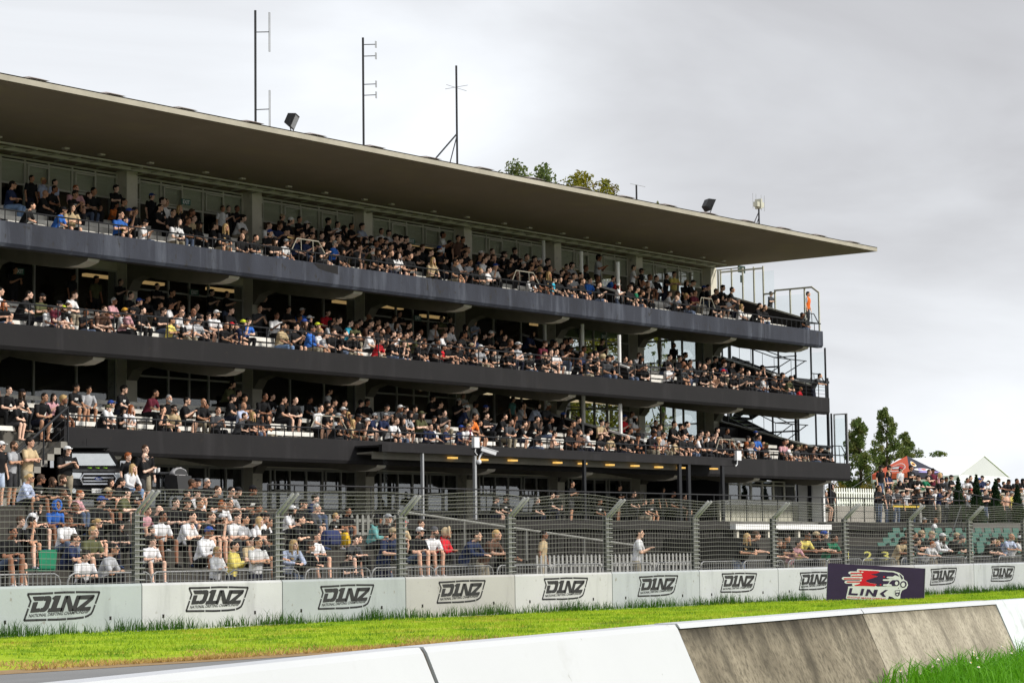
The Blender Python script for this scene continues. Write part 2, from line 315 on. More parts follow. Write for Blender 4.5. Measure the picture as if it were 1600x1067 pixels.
# balconies
for name, t in TIER.items():
    fp, zt, th = t['fp'], t['zt'], t['th']; mat = m_fasc_blue if name == 'upper' else m_fasc
    xa = X0 if name != 'lower' else at(100, 690, fp).x
    m = MB(); xe = X1 if name != 'lower' else 90.3
    m.prism([(fp, zt-th+.10), (fp+.07, zt-th), (fp+.32, zt-th), (fp+.32, zt-.5), (fp+.16, zt-.48), (fp+.16, zt), (fp+.02, zt), (fp, zt-.02)], yz, xa, xe)
    m.prism([(fp+.16, zt), (fp+.16, zt-th), (57, zt-th+1.1), (57, zt+1.0)], lambda u, v, q: (q, u, v), xe-.14, xe) if name != 'lower' else None
    part('balcony_front', m, mat)
    if name == 'lower':                   # the set-back piece beside the stairs
        m = MB(); m.box(X0, fp+1.3, zt-1.0, xa-1.25, fp+1.45, zt-.12); m.box(xa, fp+.33, zt-th, xa+.14, fp+1.5, zt-.02); part('balcony_front', m, mat)
    # raked slab
    m = MB(); prof = [(fp+.33, zt-th), (57.9, zt-th+.95), (66, zt+.55), (66, zt+.95), (56.15, zt+.95)]
    for i in range(NROW-1, -1, -1):
        p = row_p(t, i)-PITCHR/2; prof += [(p+PITCHR, row_z(t, i)), (p, row_z(t, i))]
    prof[-1] = (fp+.33, row_z(t, 0)); 
    m.prism(prof, yz, X0, X1-.15); part('seating_slab', m, m_slab)
    # benches
    for i in range(NROW):
        p, z = row_p(t, i), row_z(t, i)+.42
        for a, b in ((X0, 43.2), (44.4, 56.6), (57.8, 66.4), (67.6, 74.4), (75.4, 82.0), (83.2, 88.9)):
            m = MB(); m.box(a, p-.17, z-.05, b, p+.17, z)
            m.box(a, p-.20, z-.13, b, p-.171, z+.004)
            xx = a+.5
            while xx < b: m.box(xx, p-.05, z-.42, xx+.06, p+.05, z-.05); xx += 1.6
            part('bench', m, m_bench)
    # cantilever beams
    zb = zt-th
    for cx in COLX:
        m = MB(); w = .225
        prof = [(fp+.30, zb+.02), (fp+.36, zb-.07), (fp+.75, zb-.17), (fp+1.5, zb-.18), (fp+2.6, zb-.02), (fp+3.7, zb+.16), (56.2, zb+.34), (56.7, zb+.22), (56.95, zb-.1), (57.3, zb-.1), (57.3, zb+.93), (57, zb+.9), (fp+.34, zb+.03)]
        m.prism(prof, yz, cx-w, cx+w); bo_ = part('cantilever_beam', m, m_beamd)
        m = MB(); m.prism([(fp+.285, zb+.02), (fp+.345, zb-.082), (fp+.745, zb-.184), (fp+1.15, zb-.19), (fp+1.15, zb-.178), (fp+.75, zb-.168), (fp+.36, zb-.068), (fp+.30, zb+.02)], yz, cx-w-.003, cx+w+.003); part('lit_tip', m, m_beam, bo_)  # front light on the tip put into the colour of a thin sleeve
    # railing on the parapet
    m = MB(); h = {'upper': .34, 'middle': .62, 'lower': .34}[name]; y = fp+.08
    m.tube([(xa, y, zt+h), (xe-.05, y, zt+h)], .026, 6)
    sp = {'upper': .40, 'middle': 1.1, 'lower': .40}[name]; xx = xa+.1
    while xx < xe: m.tube([(xx, y, zt-.02), (xx, y, zt+h)], .017 if name != 'middle' else .02, 5); xx += sp
    if name == 'middle':
        for k in range(1, 4): m.tube([(xa, y, zt+h*k/4), (xe, y, zt+h*k/4)], .008, 4)
    for yy in ([fp+.5, 57.0],): m.tube([(xe-.06, fp+.08, zt+h), (xe-.06, fp+.6, zt+h+.05)], .024, 6)
    part('railing', m, m_darkw)
    # trapezoid guards at the aisle heads
    gl = {'upper': [(458, 511), (803, 845), (1095, 1120)], 'middle': [], 'lower': [(487, 543), (1117, 1151)]}[name]
    for a, b in gl:
        xa_, xb_ = at(a, 500, y).x, at(b, 500, y).x; m = MB(); q = (xb_-xa_)*.18
        m.tube([(xa_, y+.06, zt+h), (xa_+q, y+.1, zt+h+.42), (xb_-q, y+.1, zt+h+.42), (xb_, y+.06, zt+h)], .02, 6)
        for f in (.3, .65): m.tube([(xa_+(xb_-xa_)*f, y+.08, zt+h), (xa_+(xb_-xa_)*f, y+.1, zt+h+.42)], .014, 5)
        part('aisle_guard', m, m_roofedge)
    xa_, xb_ = xe-1.5, xe-.1; m = MB(); m.tube([(xa_, y+.06, zt+h), (xa_+.35, y+.1, zt+h+.42), (xb_-.35, y+.1, zt+h+.42), (xb_, y+.06, zt+h)], .024, 6)
    for f in (.35, .6): m.tube([(xa_+(xb_-xa_)*f, y+.08, zt+h), (xa_+(xb_-xa_)*f, y+.1, zt+h+.42)], .016, 5)
    part('aisle_guard', m, m_darkw)

# columns
for cx in COLX:
    m = MB(); m.box(cx-.245, PC, GZ-.1, cx+.245, 57.9, 14.419); part('column', m, m_conc)
# rear walls and the dark rooms behind the glass
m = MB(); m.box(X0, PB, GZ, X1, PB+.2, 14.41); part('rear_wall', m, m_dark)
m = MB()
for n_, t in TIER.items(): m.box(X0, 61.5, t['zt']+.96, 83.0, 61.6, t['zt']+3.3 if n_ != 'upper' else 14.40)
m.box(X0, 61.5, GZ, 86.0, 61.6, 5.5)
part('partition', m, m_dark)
# glazing bay by bay
def glazing(x0, x1, z0, z1, mulls, trans, name='window', fm=m_frame, gm=m_glass, fw=.07, y=PW, blind=None, sub=()):
    f = MB(); f.box(x0, y, z0, x0+fw, y+.08, z1); f.box(x1-fw, y, z0, x1, y+.08, z1); f.box(x0+fw, y, z1-fw, x1-fw, y+.08, z1); f.box(x0+fw, y, z0, x1-fw, y+.08, z0+fw)
    for q in mulls: f.box(x0+(x1-x0)*q-fw/2, y-.012, z0+fw, x0+(x1-x0)*q+fw/2, y+.075, z1-fw)
    for q in trans: f.box(x0+fw, y-.006, z0+(z1-z0)*q-.03, x1-fw, y+.07, z0+(z1-z0)*q+.03)
    for a, b, c, d in sub:                # opening lights standing proud of the frame
        xa, xb, za, zb = x0+(x1-x0)*a, x0+(x1-x0)*b, z0+(z1-z0)*c, z0+(z1-z0)*d
        f.box(xa, y-.10, za, xb, y-.05, za+.05); f.box(xa, y-.10, zb-.05, xb, y-.05, zb); f.box(xa, y-.10, za+.05, xa+.05, y-.05, zb-.05); f.box(xb-.05, y-.10, za+.05, xb, y-.05, zb-.05)
    o = part(name, f, fm)
    g = MB(); g.box(x0+fw, y+.035, z0+fw, x1-fw, y+.041, z1-fw); part('pane', g, gm, o)
    if blind:
        b = MB(); b.box(x0+fw+.02, y+.06, z0+(z1-z0)*blind, x1-fw-.02, y+.07, z1-.10); part('blind', b, m_blind, o)
    return o
for a, b in zip(COLX[:-1], COLX[1:]):
    xa, xb = a+.245, b-.245
    zt = TIER['upper']['zt']; k = 1/5.5
    glazing(xa, xb, zt+.96, 14.38, [k*.5, k*1.5, k*2.5, k*3.5, k*4.5], [.60, .93], blind=.60, sub=[(k*.04, k*.46, .62, .9), (k*1.55, k*2.45, .62, .9), (k*3.55, k*4.45, .62, .9)])
    for n_ in ('middle', 'lower'):
        zt = TIER[n_]['zt']; odd = COLX.index(a) % 2
        glazing(xa, xb, zt+.96, zt+2.86, [.35, .68] if not odd else [.34, .52, .69], [] if not odd else [.72], fm=m_frame_l, fw=.06)
        m = MB(); m.box(xa, PW+.01, zt+2.862, xb, PW+.4, zt+3.35); part('spandrel', m, m_conc)
    # ground floor
    if xa < 86:
        o = glazing(xa, xb, 3.05, 4.62, [.16, .34, .5, .66, .84], [.46], fm=m_frame_l, gm=m_glassr, fw=.09, sub=[(.18, .33, .48, .97), (.67, .83, .48, .97)])
        for cxx in (.05, .36, .7, .93):
            if RNG.random() < .7:
                c_ = MB(); xx = xa+(xb-xa)*cxx; pts = [(xx+.05*j, PW+.2+.03*(j % 2)) for j in range(9)]
                for (u, v), (u2, v2) in zip(pts[:-1], pts[1:]): c_.add([(u, v, 2.7), (u2, v2, 2.7), (u2, v2, 4.6), (u, v, 4.6)], [(0, 1, 2, 3)])
                part('curtain', c_, m_curtain, o)
        m = MB(); m.box(xa, PW, GZ, xb, PW+.08, 3.049); part('dado', m, m_darkw); m = MB(); m.box(xa, PW, 4.621, xb, PW+.3, 5.3); part('spandrel', m, m_conc)
# soffit service pipe under the roof
m = MB(); m.box(X0, 56.3, 14.28, 88, 56.42, 14.40); m.box(X0, 55.7, 14.32, 88, 55.76, 14.38)
for k in range(60): m.box(36+k*.9, 55.76, 14.30, 36+k*.9+.04, 57, 14.34)
part('service_tray', m, m_frame)
for k in range(22):
    q = 44+k*2.05+RNG.uniform(-.4, .4); m = MB(); m.box(q, 55.2, 14.37, q+.2, 55.35, 14.419); part('soffit_fitting', m, m_beam)
# lamps seen through the glass
for n_, lst in (('upper', [(110, 287), (470, 372), (500, 393), (660, 384), (890, 418), (1020, 437), (960, 427)]), ('middle', [(155, 432), (232, 442), (345, 453), (540, 473), (675, 495), (610, 480), (845, 508)]), ('lower', [(672, 609), (695, 611), (755, 614), (812, 621), (835, 622), (890, 626), (925, 628), (950, 630), (967, 632)])):
    zt = TIER[n_]['zt']
    for x_, y_ in lst:
        c_ = at(x_, y_, 60.2); c_.z = min(c_.z, zt+3.2); m = MB(); L_ = .55 if n_ == 'lower' else .7
        m.box(c_.x-L_, 60.1, c_.z-.05, c_.x+L_, 60.3, c_.z+.05); part('ceiling_lamp', m, m_lamp_c if n_ == 'lower' else m_lamp_in)
# raking divider walls with pale cappings and poles
for t in TIER.values():
    for xd, cap, poles in ((74.85, m_whitep, (56.2, 54.3, 52.5)), (89.2, m_frame_l, ())):
        fp, zt = t['fp'], t['zt']; m = MB()
        m.prism([(fp+.4, zt-.4), (57.3, zt+.9), (57.3, zt+2.15), (fp+.5, zt+.55), (fp+.4, zt+.3)], yz, xd-.05, xd+.05); o = part('divider_wall', m, m_black)
        m = MB(); m.beam((xd, 57.3, zt+2.19), (xd, fp+.42, zt+.53), .16, .07); part('capping', m, cap, o)
        for pp in poles:
            zz = zt+.55+(pp-fp-.5)/(57.3-fp-.5)*1.6; m = MB(); m.tube([(xd, pp, zz-.4), (xd, pp, zz+1.2)], .075, 8); part('pole', m, m_whitep, o)
    m = MB(); xd = 87.6; fp, zt = t['fp'], t['zt']; m.box(xd, 56.0, zt+.9, 89.3, 56.1, zt+1.75); part('divider_wall', m, m_black)

# end screens: posts and clear panes along the far end
for n_, t in TIER.items():
    fp, zt = t['fp'], t['zt']; xe = X1-.08 if n_ != 'lower' else 90.2; top = zt+2.2 if n_ != 'upper' else None
    m = MB(); g = MB(); ps = [fp+.12, fp+.85, fp+1.65, fp+2.55, fp+3.9, 57.2] if n_ != 'upper' else [52.02, 52.75, 53.5, 54.3, 54.9, 55.4, 56.0, 56.6, 57.2]
    for i, p in enumerate(ps):
        hi = {'upper': zt+2.0 if p < 54.8 else 14.4, 'middle': TIER['upper']['zt']-.76, 'lower': TIER['middle']['zt']-.76}[n_]
        if n_ != 'upper': hi = min(hi+max(0, p-fp-.4)*.17, 14)
        if n_ == 'upper' and i == 0: hi = zt+1.75
        m.box(xe-.035, p-.03, zt-.05, xe+.035, p+.03, hi)
        if i: g.box(xe-.004, ps[i-1]+.03, zt+.3, xe+.004, p-.03, hi-.25)
    if n_ == 'upper':
        m.beam((xe, fp+.12, zt+1.75), (xe, fp+.5, zt+2.04), .07, .07); m.beam((xe, fp+.47, zt+2.02), (xe, 54.33, zt+2.02), .075, .07)
        m.beam((xe, 54.3, zt+1.9), (xe, 54.9, zt+1.9), .06, .07); m.beam((xe, 54.9, 14.3), (xe, 57.2, 14.3), .06, .07)
    else: m.beam((xe, fp+2.6, zt+1.55), (xe, 57.2, zt+1.55), .05, .07)
    o = part('wind_screen', m, m_darkw if n_ != 'upper' else m_frame); part('pane', g, m_glassc, o)
    # rear run of frames closing the walkway beside the last column
    m = MB(); g = MB(); hi = {'upper': 14.4, 'middle': TIER['upper']['zt']+.1, 'lower': TIER['middle']['zt']+.1}[n_]
    for q in (88.95, 89.35, 89.8): m.box(q, 57.3, zt+.9, q+.06, 57.38, hi)
    o = part('wind_screen', m, m_frame_l)
    # end wall of the rooms, glazed
    zr = zt+.95
    hi = {'upper': 14.4, 'middle': 11.38, 'lower': 8.38}[n_]
    g = MB(); g.box(X1-.2, 58.2, zr+.3, X1-.19, 65.8, hi-.1); f = MB()
    for p in (57.95, 59.8, 61.7, 63.6, 65.9): f.box(X1-.25, p, zr, X1-.12, p+.12, hi-.02)
    f.box(X1-.25, 58.07, zr, X1-.12, 65.9, zr+.3); f.box(X1-.25, 58.07, zr+1.1, X1-.12, 65.9, zr+1.18); f.box(X1-.25, 58.07, hi-.1, X1-.12, 65.9, hi-.02)
    o = part('end_window', f, m_frame); part('pane', g, m_glassc, o)
# tall clear screen standing past the lower tier
t = TIER['lower']; m = MB(); zt = t['zt']; y = t['fp']+.25; xe = 90.2
for q in (xe-.02, xe+.0): pass
p1 = atX(1324, xe+.9); m.beam((xe+.0, 51.6, zt-.1), (xe+.0, 51.6, zt+2.2), .06, .06); m.beam((xe-.02, 50.95, zt-.05), (xe-.02, 50.95, zt+2.2), .06, .06); m.beam((xe-.02, 50.92, zt+2.2), (xe, 51.63, zt+2.2), .05, .05)
o = part('wind_screen', m, m_alu); g = MB(); g.box(xe-.02, 50.99, zt, xe-.012, 51.57, zt+2.15); part('pane', g, m_glassc, o)

# escape stairs behind the far end
m = MB(); sx0, sx1 = 90.6, 93.6
for k, (z0, z1) in enumerate(((GZ, 4.4), (4.4, 6.25), (6.25, 7.75), (7.75, 9.25), (9.25, 10.45))):
    a, b = (54.9, 58.0) if k % 2 == 0 else (58.0, 54.9); xs = sx0 if k % 2 == 0 else sx0+1.5
    for q in (0, 1.3): m.beam((xs+q, a, z0), (xs+q, b, z1), .06, .28)
    n_ = 8
    for i in range(n_): f_ = (i+.5)/n_; m.box(xs+.03, a+(b-a)*f_-.14, z0+(z1-z0)*f_, xs+1.27, a+(b-a)*f_+.14, z0+(z1-z0)*f_+.05)
    for q in (0, 1.3): m.tube([(xs+q, a, z0+1.0), (xs+q, b, z1+1.0)], .025, 5)
    for i in range(6): f_ = i/5; m.tube([(xs, a+(b-a)*f_, z0+(z1-z0)*f_), (xs, a+(b-a)*f_, z0+(z1-z0)*f_+1.0)], .014, 4)
    yb = 58.0 if k % 2 == 0 else 53.7; m.box(sx0, yb, z1-.12, sx0+2.9, yb+1.2, z1)
    m.tube([(sx0, yb, z1+1), (sx0, yb+1.2, z1+1), (sx0+2.9, yb+1.2, z1+1)], .025, 5)
for q in (sx0, sx0+2.9): m.box(q, 59.1, GZ, q+.1, 59.2, 12.4); m.box(q, 53.8, GZ, q+.1, 53.9, 9.4)
part('escape_stair', m, m_darkw)

# stairs from the terrace to the lower tier, at the end where the front is set back
t = TIER['lower']; m = MB(); xa = at(100, 690, t['fp']).x; n_ = 11; sx0, sx1 = xa-2.75, xa-.05; dz = t['f0']-GZL
for i in range(n_): m.box(sx0+(sx1-sx0)*i/n_, 50.7, GZL, sx1, 52.2, GZL+(i+1)*dz/n_)
o = part('entry_stair', m, m_step); m = MB()
for q in (50.68, 52.2):
    m.tube([(sx0-.1, q, GZL+1.0), (sx1, q, t['f0']+1.0)], .04, 6)
    for k in range(4): f_ = k/3; x_ = sx0+(sx1-sx0)*f_; m.tube([(x_, q, GZL+dz*f_), (x_, q, GZL+dz*f_+1.0)], .026, 5)
    for k in range(1, 4): m.tube([(sx0, q, GZL+.25*k), (sx1, q, t['f0']+.25*k)], .010, 4)
part('handrail', m, m_darkw, o)
# dark patch and run-off marks on the blue front
fp, zt = TIER['upper']['fp'], TIER['upper']['zt']; a_, b_ = at(489, 410, fp).x, at(528, 415, fp).x
m = MB(); m.add([(a_, fp-.004, zt-.02), (a_+.25, fp-.004, zt-.18), (a_+.6, fp-.004, zt-.24), (b_, fp-.004, zt-.30), (b_, fp-.004, zt-.02)], [(0, 1, 2, 3, 4)]); part('repair_patch', m, m_fasc, fix=False)

# veranda along the ground floor
va, vb, vp = at(597, 700, 49.7).x, at(1152, 725, 49.7).x, 49.7
m = MB(); m.box(va, vp, 4.84, vb, vp+.14, 5.08); m.box(va, vp+.14, 5.0, vb, 51.3, 5.06); part('veranda_beam', m, m_fasc)
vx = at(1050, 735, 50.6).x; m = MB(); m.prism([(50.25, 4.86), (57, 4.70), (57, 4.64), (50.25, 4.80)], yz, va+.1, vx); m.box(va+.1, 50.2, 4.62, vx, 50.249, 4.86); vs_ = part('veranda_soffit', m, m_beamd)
for x_, y_ in ((710, 715), (758, 718), (804, 719), (874, 722.5), (913, 724), (956, 726), (995, 727.5), (1032, 729.5), (1067, 730.5), (1118, 732)):
    c_ = at(x_, y_, 50.0); m = MB(); m.box(c_.x-.19, 50.0, c_.z-.03, c_.x+.19, 50.16, c_.z+.03); part('veranda_lamp', m, m_lamp_w, vs_)
for x_, mt, w_ in ((660, m_alu, .035), (742, m_alu, .05), (913, m_darkw, .06), (1062, m_darkw, .09), (1076, m_darkw, .09), (1129, m_darkw, .08), (602, m_glassc, .03)):
    c_ = at(x_, 760, vp+.07); m = MB(); m.box(c_.x-w_, vp+.02, GZ, c_.x+w_, vp+.12, 4.84); part('veranda_post', m, mt)
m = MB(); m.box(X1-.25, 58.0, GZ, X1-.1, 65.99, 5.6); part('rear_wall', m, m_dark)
# ground-floor room at the far end, standing forward under the lower tier
rx0, rx1, ry = 83.2, 89.75, 53.3
m = MB(); m.box(rx0, ry, GZ, rx1, ry+.1, 3.44); x_ = rx0
while x_ < rx1-.1: m.box(x_, ry-.02, GZ, x_+.05, ry, 3.44); x_ += .33
part('dado', m, m_frame)
m = MB(); m.box(rx0, ry-.03, 3.441, rx1, ry+.1, 3.60); part('sill_band', m, m_whitep)
m = MB(); m.box(rx0, ry, 3.601, rx0+.75, ry+.1, 4.5); m.box(rx0, ry+.101, GZ, rx0+.1, 57.4, 4.5); m.box(rx1-.1, ry+.101, GZ, rx1, 57.4, 4.5); m.box(rx0+.1, 57.1, GZ, rx1-.1, 57.2, 4.5); part('room_wall', m, m_darkw)
for k in range(6):
    a_ = rx0+.78+k*.93; o = glazing(a_, a_+.92, 3.61, 4.5, [], [.78], fm=m_frame_l if k in (0, 1, 2, 5) else m_frame, gm=m_glassr, fw=.06, y=ry+.01)
    if k in (0, 2, 3):
        c_ = MB(); pts = [(a_+.1+.08*j, ry+.2+.03*(j % 2)) for j in range(9)]
        for (u, v), (u2, v2) in zip(pts[:-1], pts[1:]): c_.add([(u, v, 3.5), (u2, v2, 3.5), (u2, v2, 4.4), (u, v, 4.4)], [(0, 1, 2, 3)])
        part('curtain', c_, m_curtain, o)
m = MB(); m.box(89.76, 52.0, GZ, 89.9, 53.29, 4.45); part('end_panel', m, m_whitep)
m = MB(); m.box(89.66, 52.6, GZ, 89.755, 52.75, 4.45); part('column', m, m_darkw)
# small signs
def exit_sign(x_, y_, p, w=.42):
    c_ = at(x_, y_, p); m = MB(); m.box(c_.x-w/2, p-.03, c_.z-.1, c_.x+w/2, p, c_.z+.1); o = part('exit_sign', m, M('exit_green', (.05, .14, .11), .5))
    tm = MB(); put_text(tm, 'EXIT', (c_.x-w*.38, p-.036, c_.z-.065), (1, 0, 0), (0, 0, 1), .13, w*.76, bold=.02); part('lettering', tm, m_whitep, o, fix=False)
for a in ((29, 424, 57.3), (642, 377, 57.2), (290, 316, 56.9), (303, 457, 57.3), (652, 497, 57.3), (943, 526, 57.3)): exit_sign(*a)
c_ = at(1158, 421, 56.9); m = MB(); m.box(c_.x-.3, 56.86, c_.z-.16, c_.x+.3, 56.9, c_.z+.16); m.box(c_.x-.1, 56.86, c_.z-.62, c_.x+.16, 56.9, c_.z-.28); part('exit_sign', m, M('dark_green', (.01, .03, .02), .5))
# ------------------------------------------------------------------ ground
m_ground = M('bare_ground', (.16, .15, .12), .95, (.10, .11, .06), .4)
m_track = M('asphalt', (.20, .20, .20), .9, (.14, .14, .14), .7, bump=.2, bscale=60, c3=(.26, .26, .25), s3=.35, t3=(.5, .8), stretch=(.3, 1, 1))
m_turf = M('turf', (.21, .35, .02), .95, (.37, .43, .03), .45, c3=(.38, .31, .06), s3=.5, st3=(.6, 1.8, 1), t3=(.54, .70), c4=(.07, .16, .012), s4=1.1, t4=(.48, .66), bump=.5, bscale=30, spec=.05)
m_blade = M('grass_blade', (.23, .41, .02), .7, (.42, .50, .035), .35, c3=(.46, .37, .07), s3=.5, st3=(.6, 1.8, 1), t3=(.54, .70), c4=(.09, .21, .012), s4=1.1, t4=(.48, .66), trans=.45, spec=.1)
m_blade_dry = M('dry_grass', (.52, .38, .13), .9, (.38, .24, .08), 1.5, trans=.3)
m_blade_tall = M('tall_grass', (.028, .080, .010), .7, (.05, .125, .012), .8, trans=.35, spec=.1)
m_blade_near = M('lush_grass', (.075, .26, .010), .6, (.15, .38, .014), 2.0, trans=.4, spec=.2)
m_deck = M('worn_concrete', (.05, .046, .04), .95, (.03, .028, .025), 1.1, bump=.2, bscale=20)
m_lawn = M('mound_turf', (.10, .20, .015), .95, (.17, .25, .02), .8)
m_slat = M('dark_timber', (.030, .028, .025), .9, (.018, .017, .016), 2.5)
m_mudline = M('dry_soil', (.30, .20, .10), .95, (.20, .13, .06), 3.0)

m = MB(); m.add([(-900, -300, -.06), (1500, -300, -.06), (1500, 1800, -.06), (-900, 1800, -.06)], [(0, 1, 2, 3)]); struct('ground', m, m_ground)
m = MB(); m.add([(-40, 4, -.004), (220, 4, -.004), (220, 23.4, -.004), (-40, 23.4, -.004)], [(0, 1, 2, 3)]); struct('race_track', m, m_track)
m = MB(); m.add([(-40, 23.1, .0), (220, 23.1, .0), (220, 23.75, .012), (-40, 23.75, .012)], [(0, 1, 2, 3)]); struct('track_edge', m, m_mudline)
# verge: a gently uneven sheet
def sheet(xs, ys, zf):
    v = [(x, y, zf(x, y)) for y in ys for x in xs]; n = len(xs)
    return v, [(j*n+i, j*n+i+1, (j+1)*n+i+1, (j+1)*n+i) for j in range(len(ys)-1) for i in range(n-1)]
def zverge(x, y): 
    e = min(1, max(0, (y-23.6)/.8)); return .004+e*(.018+.014*math.sin(x*.8)*math.sin(y*1.1)+.008*math.sin(x*2.3+y))
m = MB(); m.add(*sheet([-10+.5*i for i in range(240)], [23.55+.4*j for j in range(27)], zverge)); struct('grass_verge', m, m_turf, smooth=True)
m = MB(); m.box(-40, 34.95, -.05, 220, 46.2, .20); m.box(-40, 33.99, -.05, 220, 34.949, .05); struct('spectator_pavement', m, m_deck)

# blades: many small tapered triangles
def blades(pts, hts, w, lean=.5, seg=1, seed=1):
    g = np.random.default_rng(seed); n = len(pts); pts = np.asarray(pts); hts = np.asarray(hts)
    a = g.uniform(0, 2*np.pi, n); b = g.uniform(0, 2*np.pi, n); ln = g.uniform(.1, 1, n)*lean*hts
    dx = np.stack([np.cos(a), np.sin(a), 0*a], 1)*(w*(.7+.6*g.random(n)))[:, None]
    tip = np.stack([np.cos(b)*ln, np.sin(b)*ln, hts], 1)
    if seg == 1:
        v = np.stack([pts-dx, pts+dx, pts+tip], 1).reshape(-1, 3); f = np.arange(3*n).reshape(-1, 3)
        return v, [tuple(q) for q in f.tolist()]
    mid = tip*np.array([.30, .30, .62]); 
    v = np.stack([pts-dx, pts+dx, pts+mid+dx*.75, pts+mid-dx*.75, pts+tip*np.array([1, 1, .96])], 1).reshape(-1, 3)
    f = []
    for i in range(n): o = 5*i; f += [(o, o+1, o+2, o+3), (o+3, o+2, o+4)]
    return v, f
g = np.random.default_rng(3)
n = 70000; X = 22+50*g.random(n)**.85; Y = 23.7+9.8*g.random(n)
pts = np.stack([X, Y, [zverge(a, b) for a, b in zip(X, Y)]], 1); patch = .6+.4*np.sin(X*1.7+np.sin(Y*2.1)*1.5)*np.sin(Y*1.9+X*.4)
mm_ = MB(); v, f = blades(pts, .035+.05*g.random(n)*patch, .011, .9, 1, 4); mm_.add(v, f); tag(mm_.build('verge_grass', m_blade, fix=False), 'bright short grass covering the strip between track and wall', 'grass', kind='stuff')
n = 18000; X = 20+48*g.random(n); Y = 23.45+1.3*g.random(n)**1.8*(1+.8*np.sin(X*1.3)); pts = np.stack([X, Y, 0*X+.01], 1)
mm_ = MB(); v, f = blades(pts, .03+.05*g.random(n), .012, 1.3, 1, 5); mm_.add(v, f); tag(mm_.build('dry_grass', m_blade_dry, fix=False), 'dry straw-coloured grass along the asphalt edge', 'grass', kind='stuff')
n = 17000; X = 26+48*g.random(n); cl = .55+.45*np.sin(X*3.1)*np.sin(X*1.27+1); Y = 33.46-.75*g.random(n)**1.7; keep = (g.random(n) < cl**1.6+.12) & ~((X > 56.2) & (X < 59.4) & (Y < 33.3)); X, Y, cl = X[keep], Y[keep], cl[keep]
pts = np.stack([X, Y, 0*X+.05], 1)
mm_ = MB(); v, f = blades(pts, (.07+.25*g.random(len(X))**1.6)*(.4+.8*cl), .0062, .6, 2, 6); mm_.add(v, f); tag(mm_.build('tall_grass', m_blade_tall, fix=False), 'dark uncut grass growing along the foot of the stencilled wall', 'grass', kind='stuff')

# ------------------------------------------------------------------ stencilled trackside wall and debris fence
WP = 33.7; WX = [27.57+4*k for k in range(12)]
blk_cols = [(.38, .415, .41), (.52, .52, .52), (.37, .395, .395), (.41, .395, .375), (.49, .485, .48), (.40, .42, .43), (.47, .48, .49), (.47, .48, .49), (.42, .41, .41), (.43, .43, .45), (.43, .44, .46), (.5, .5, .5)]
m_sten = M('stencil_paint', (.018, .018, .019), .8, (.03, .03, .032), 4)
m_hole = M('lifting_hole', (.02, .018, .016), .95)
def tv(pt): tx, ty = pt; return ((tx-220)/832*1.86, -(ty-(170-.044*(tx-258)))/530)
frame_paths = [[(270, 178), (400, 172), (535, 163)], [(552, 161), (660, 153), (768, 150)], [(784, 148), (900, 146), (1042, 143)], [(1042, 143), (1018, 205), (998, 255)], [(992, 272), (968, 330), (950, 358), (915, 378), (885, 388)], [(868, 393), (780, 404), (690, 410)], [(676, 412), (580, 418), (482, 420)], [(466, 421), (360, 425), (234, 430)], [(234, 430), (255, 375), (276, 318)], [(282, 300), (302, 246), (270, 180)]]
glyphs = [[(325, 205), (440, 198), (430, 235), (342, 238)], [(448, 197), (500, 194), (516, 204), (516, 232), (488, 305), (462, 334), (440, 342), (396, 344), (410, 312), (430, 308), (446, 290), (468, 234), (440, 236)], [(330, 258), (376, 255), (352, 318), (398, 314), (388, 345), (300, 352)],
          [(528, 214), (562, 190), (620, 187), (570, 310), (640, 304), (628, 335), (480, 346), (494, 314), (516, 312), (550, 226)], [(612, 338), (668, 190), (700, 188), (645, 336)], [(676, 200), (684, 189), (718, 187), (758, 328), (708, 334)], [(738, 330), (795, 184), (838, 182), (780, 328)],
          [(822, 190), (840, 182), (985, 174), (968, 200), (948, 212), (806, 216)], [(925, 214), (975, 180), (988, 178), (972, 212), (832, 322), (780, 330), (794, 306)], [(866, 297), (946, 290), (934, 322), (826, 328)]]
sj = random.Random(9)
def stencil(xc, parent):
    jr, jx, jz, jk = sj.uniform(-.014, .014), sj.uniform(-.10, .10), sj.uniform(-.025, .02), sj.uniform(.97, 1.04); m = MB(); y = WP-.0045; zt = .83+jz; x0 = xc-.93+jx
    def P(pt): u, v = tv(pt); u, v = (u-.93)*jk, (v+.24)*jk; return Vector((x0+.93+u*math.cos(jr)-v*math.sin(jr), y, zt-.24+v*math.cos(jr)+u*math.sin(jr)))
    for path in frame_paths:
        pp = [P(q) for q in path]
        for a, b in zip(pp[:-1], pp[1:]):
            d = (b-a).normalized(); nrm = Vector((-d.z, 0, d.x))*.021; e = d*.006
            m.add([a-nrm-e, b-nrm+e, b+nrm+e, a+nrm-e], [(0, 1, 2, 3)])
            y_ = .0003
    for gph in glyphs:
        pp = [P(q)+Vector((0, -.0003, 0)) for q in gph]
        for a, b in zip(pp, pp[1:]+pp[:1]):
            d = (b-a).normalized(); nrm = Vector((-d.z, 0, d.x))*.008; m.add([a-nrm, b-nrm, b+nrm, a+nrm], [(0, 1, 2, 3)])
        m.add([P(q)+Vector((0, -.0005, 0)) for q in gph], [tuple(range(len(gph)))])
    a = P((280, 402)); b = P((925, 352)); ux = (b-a).normalized()
    put_text(m, 'NATIONAL DRIFTING CHAMPIONSHIP', a, ux, (.12, 0, 1), .062, (b-a).length, shear=.25, bold=.018)
    return m.build('stencil_logo', m_sten, parent, fix=False)
ordw = ['first', 'second', 'third', 'fourth', 'fifth', 'sixth', 'seventh', 'eighth', 'ninth', 'tenth', 'eleventh', 'twelfth']
blk_cols = [(a_*.9, b_*.91, c_*.93) for a_, b_, c_ in blk_cols]
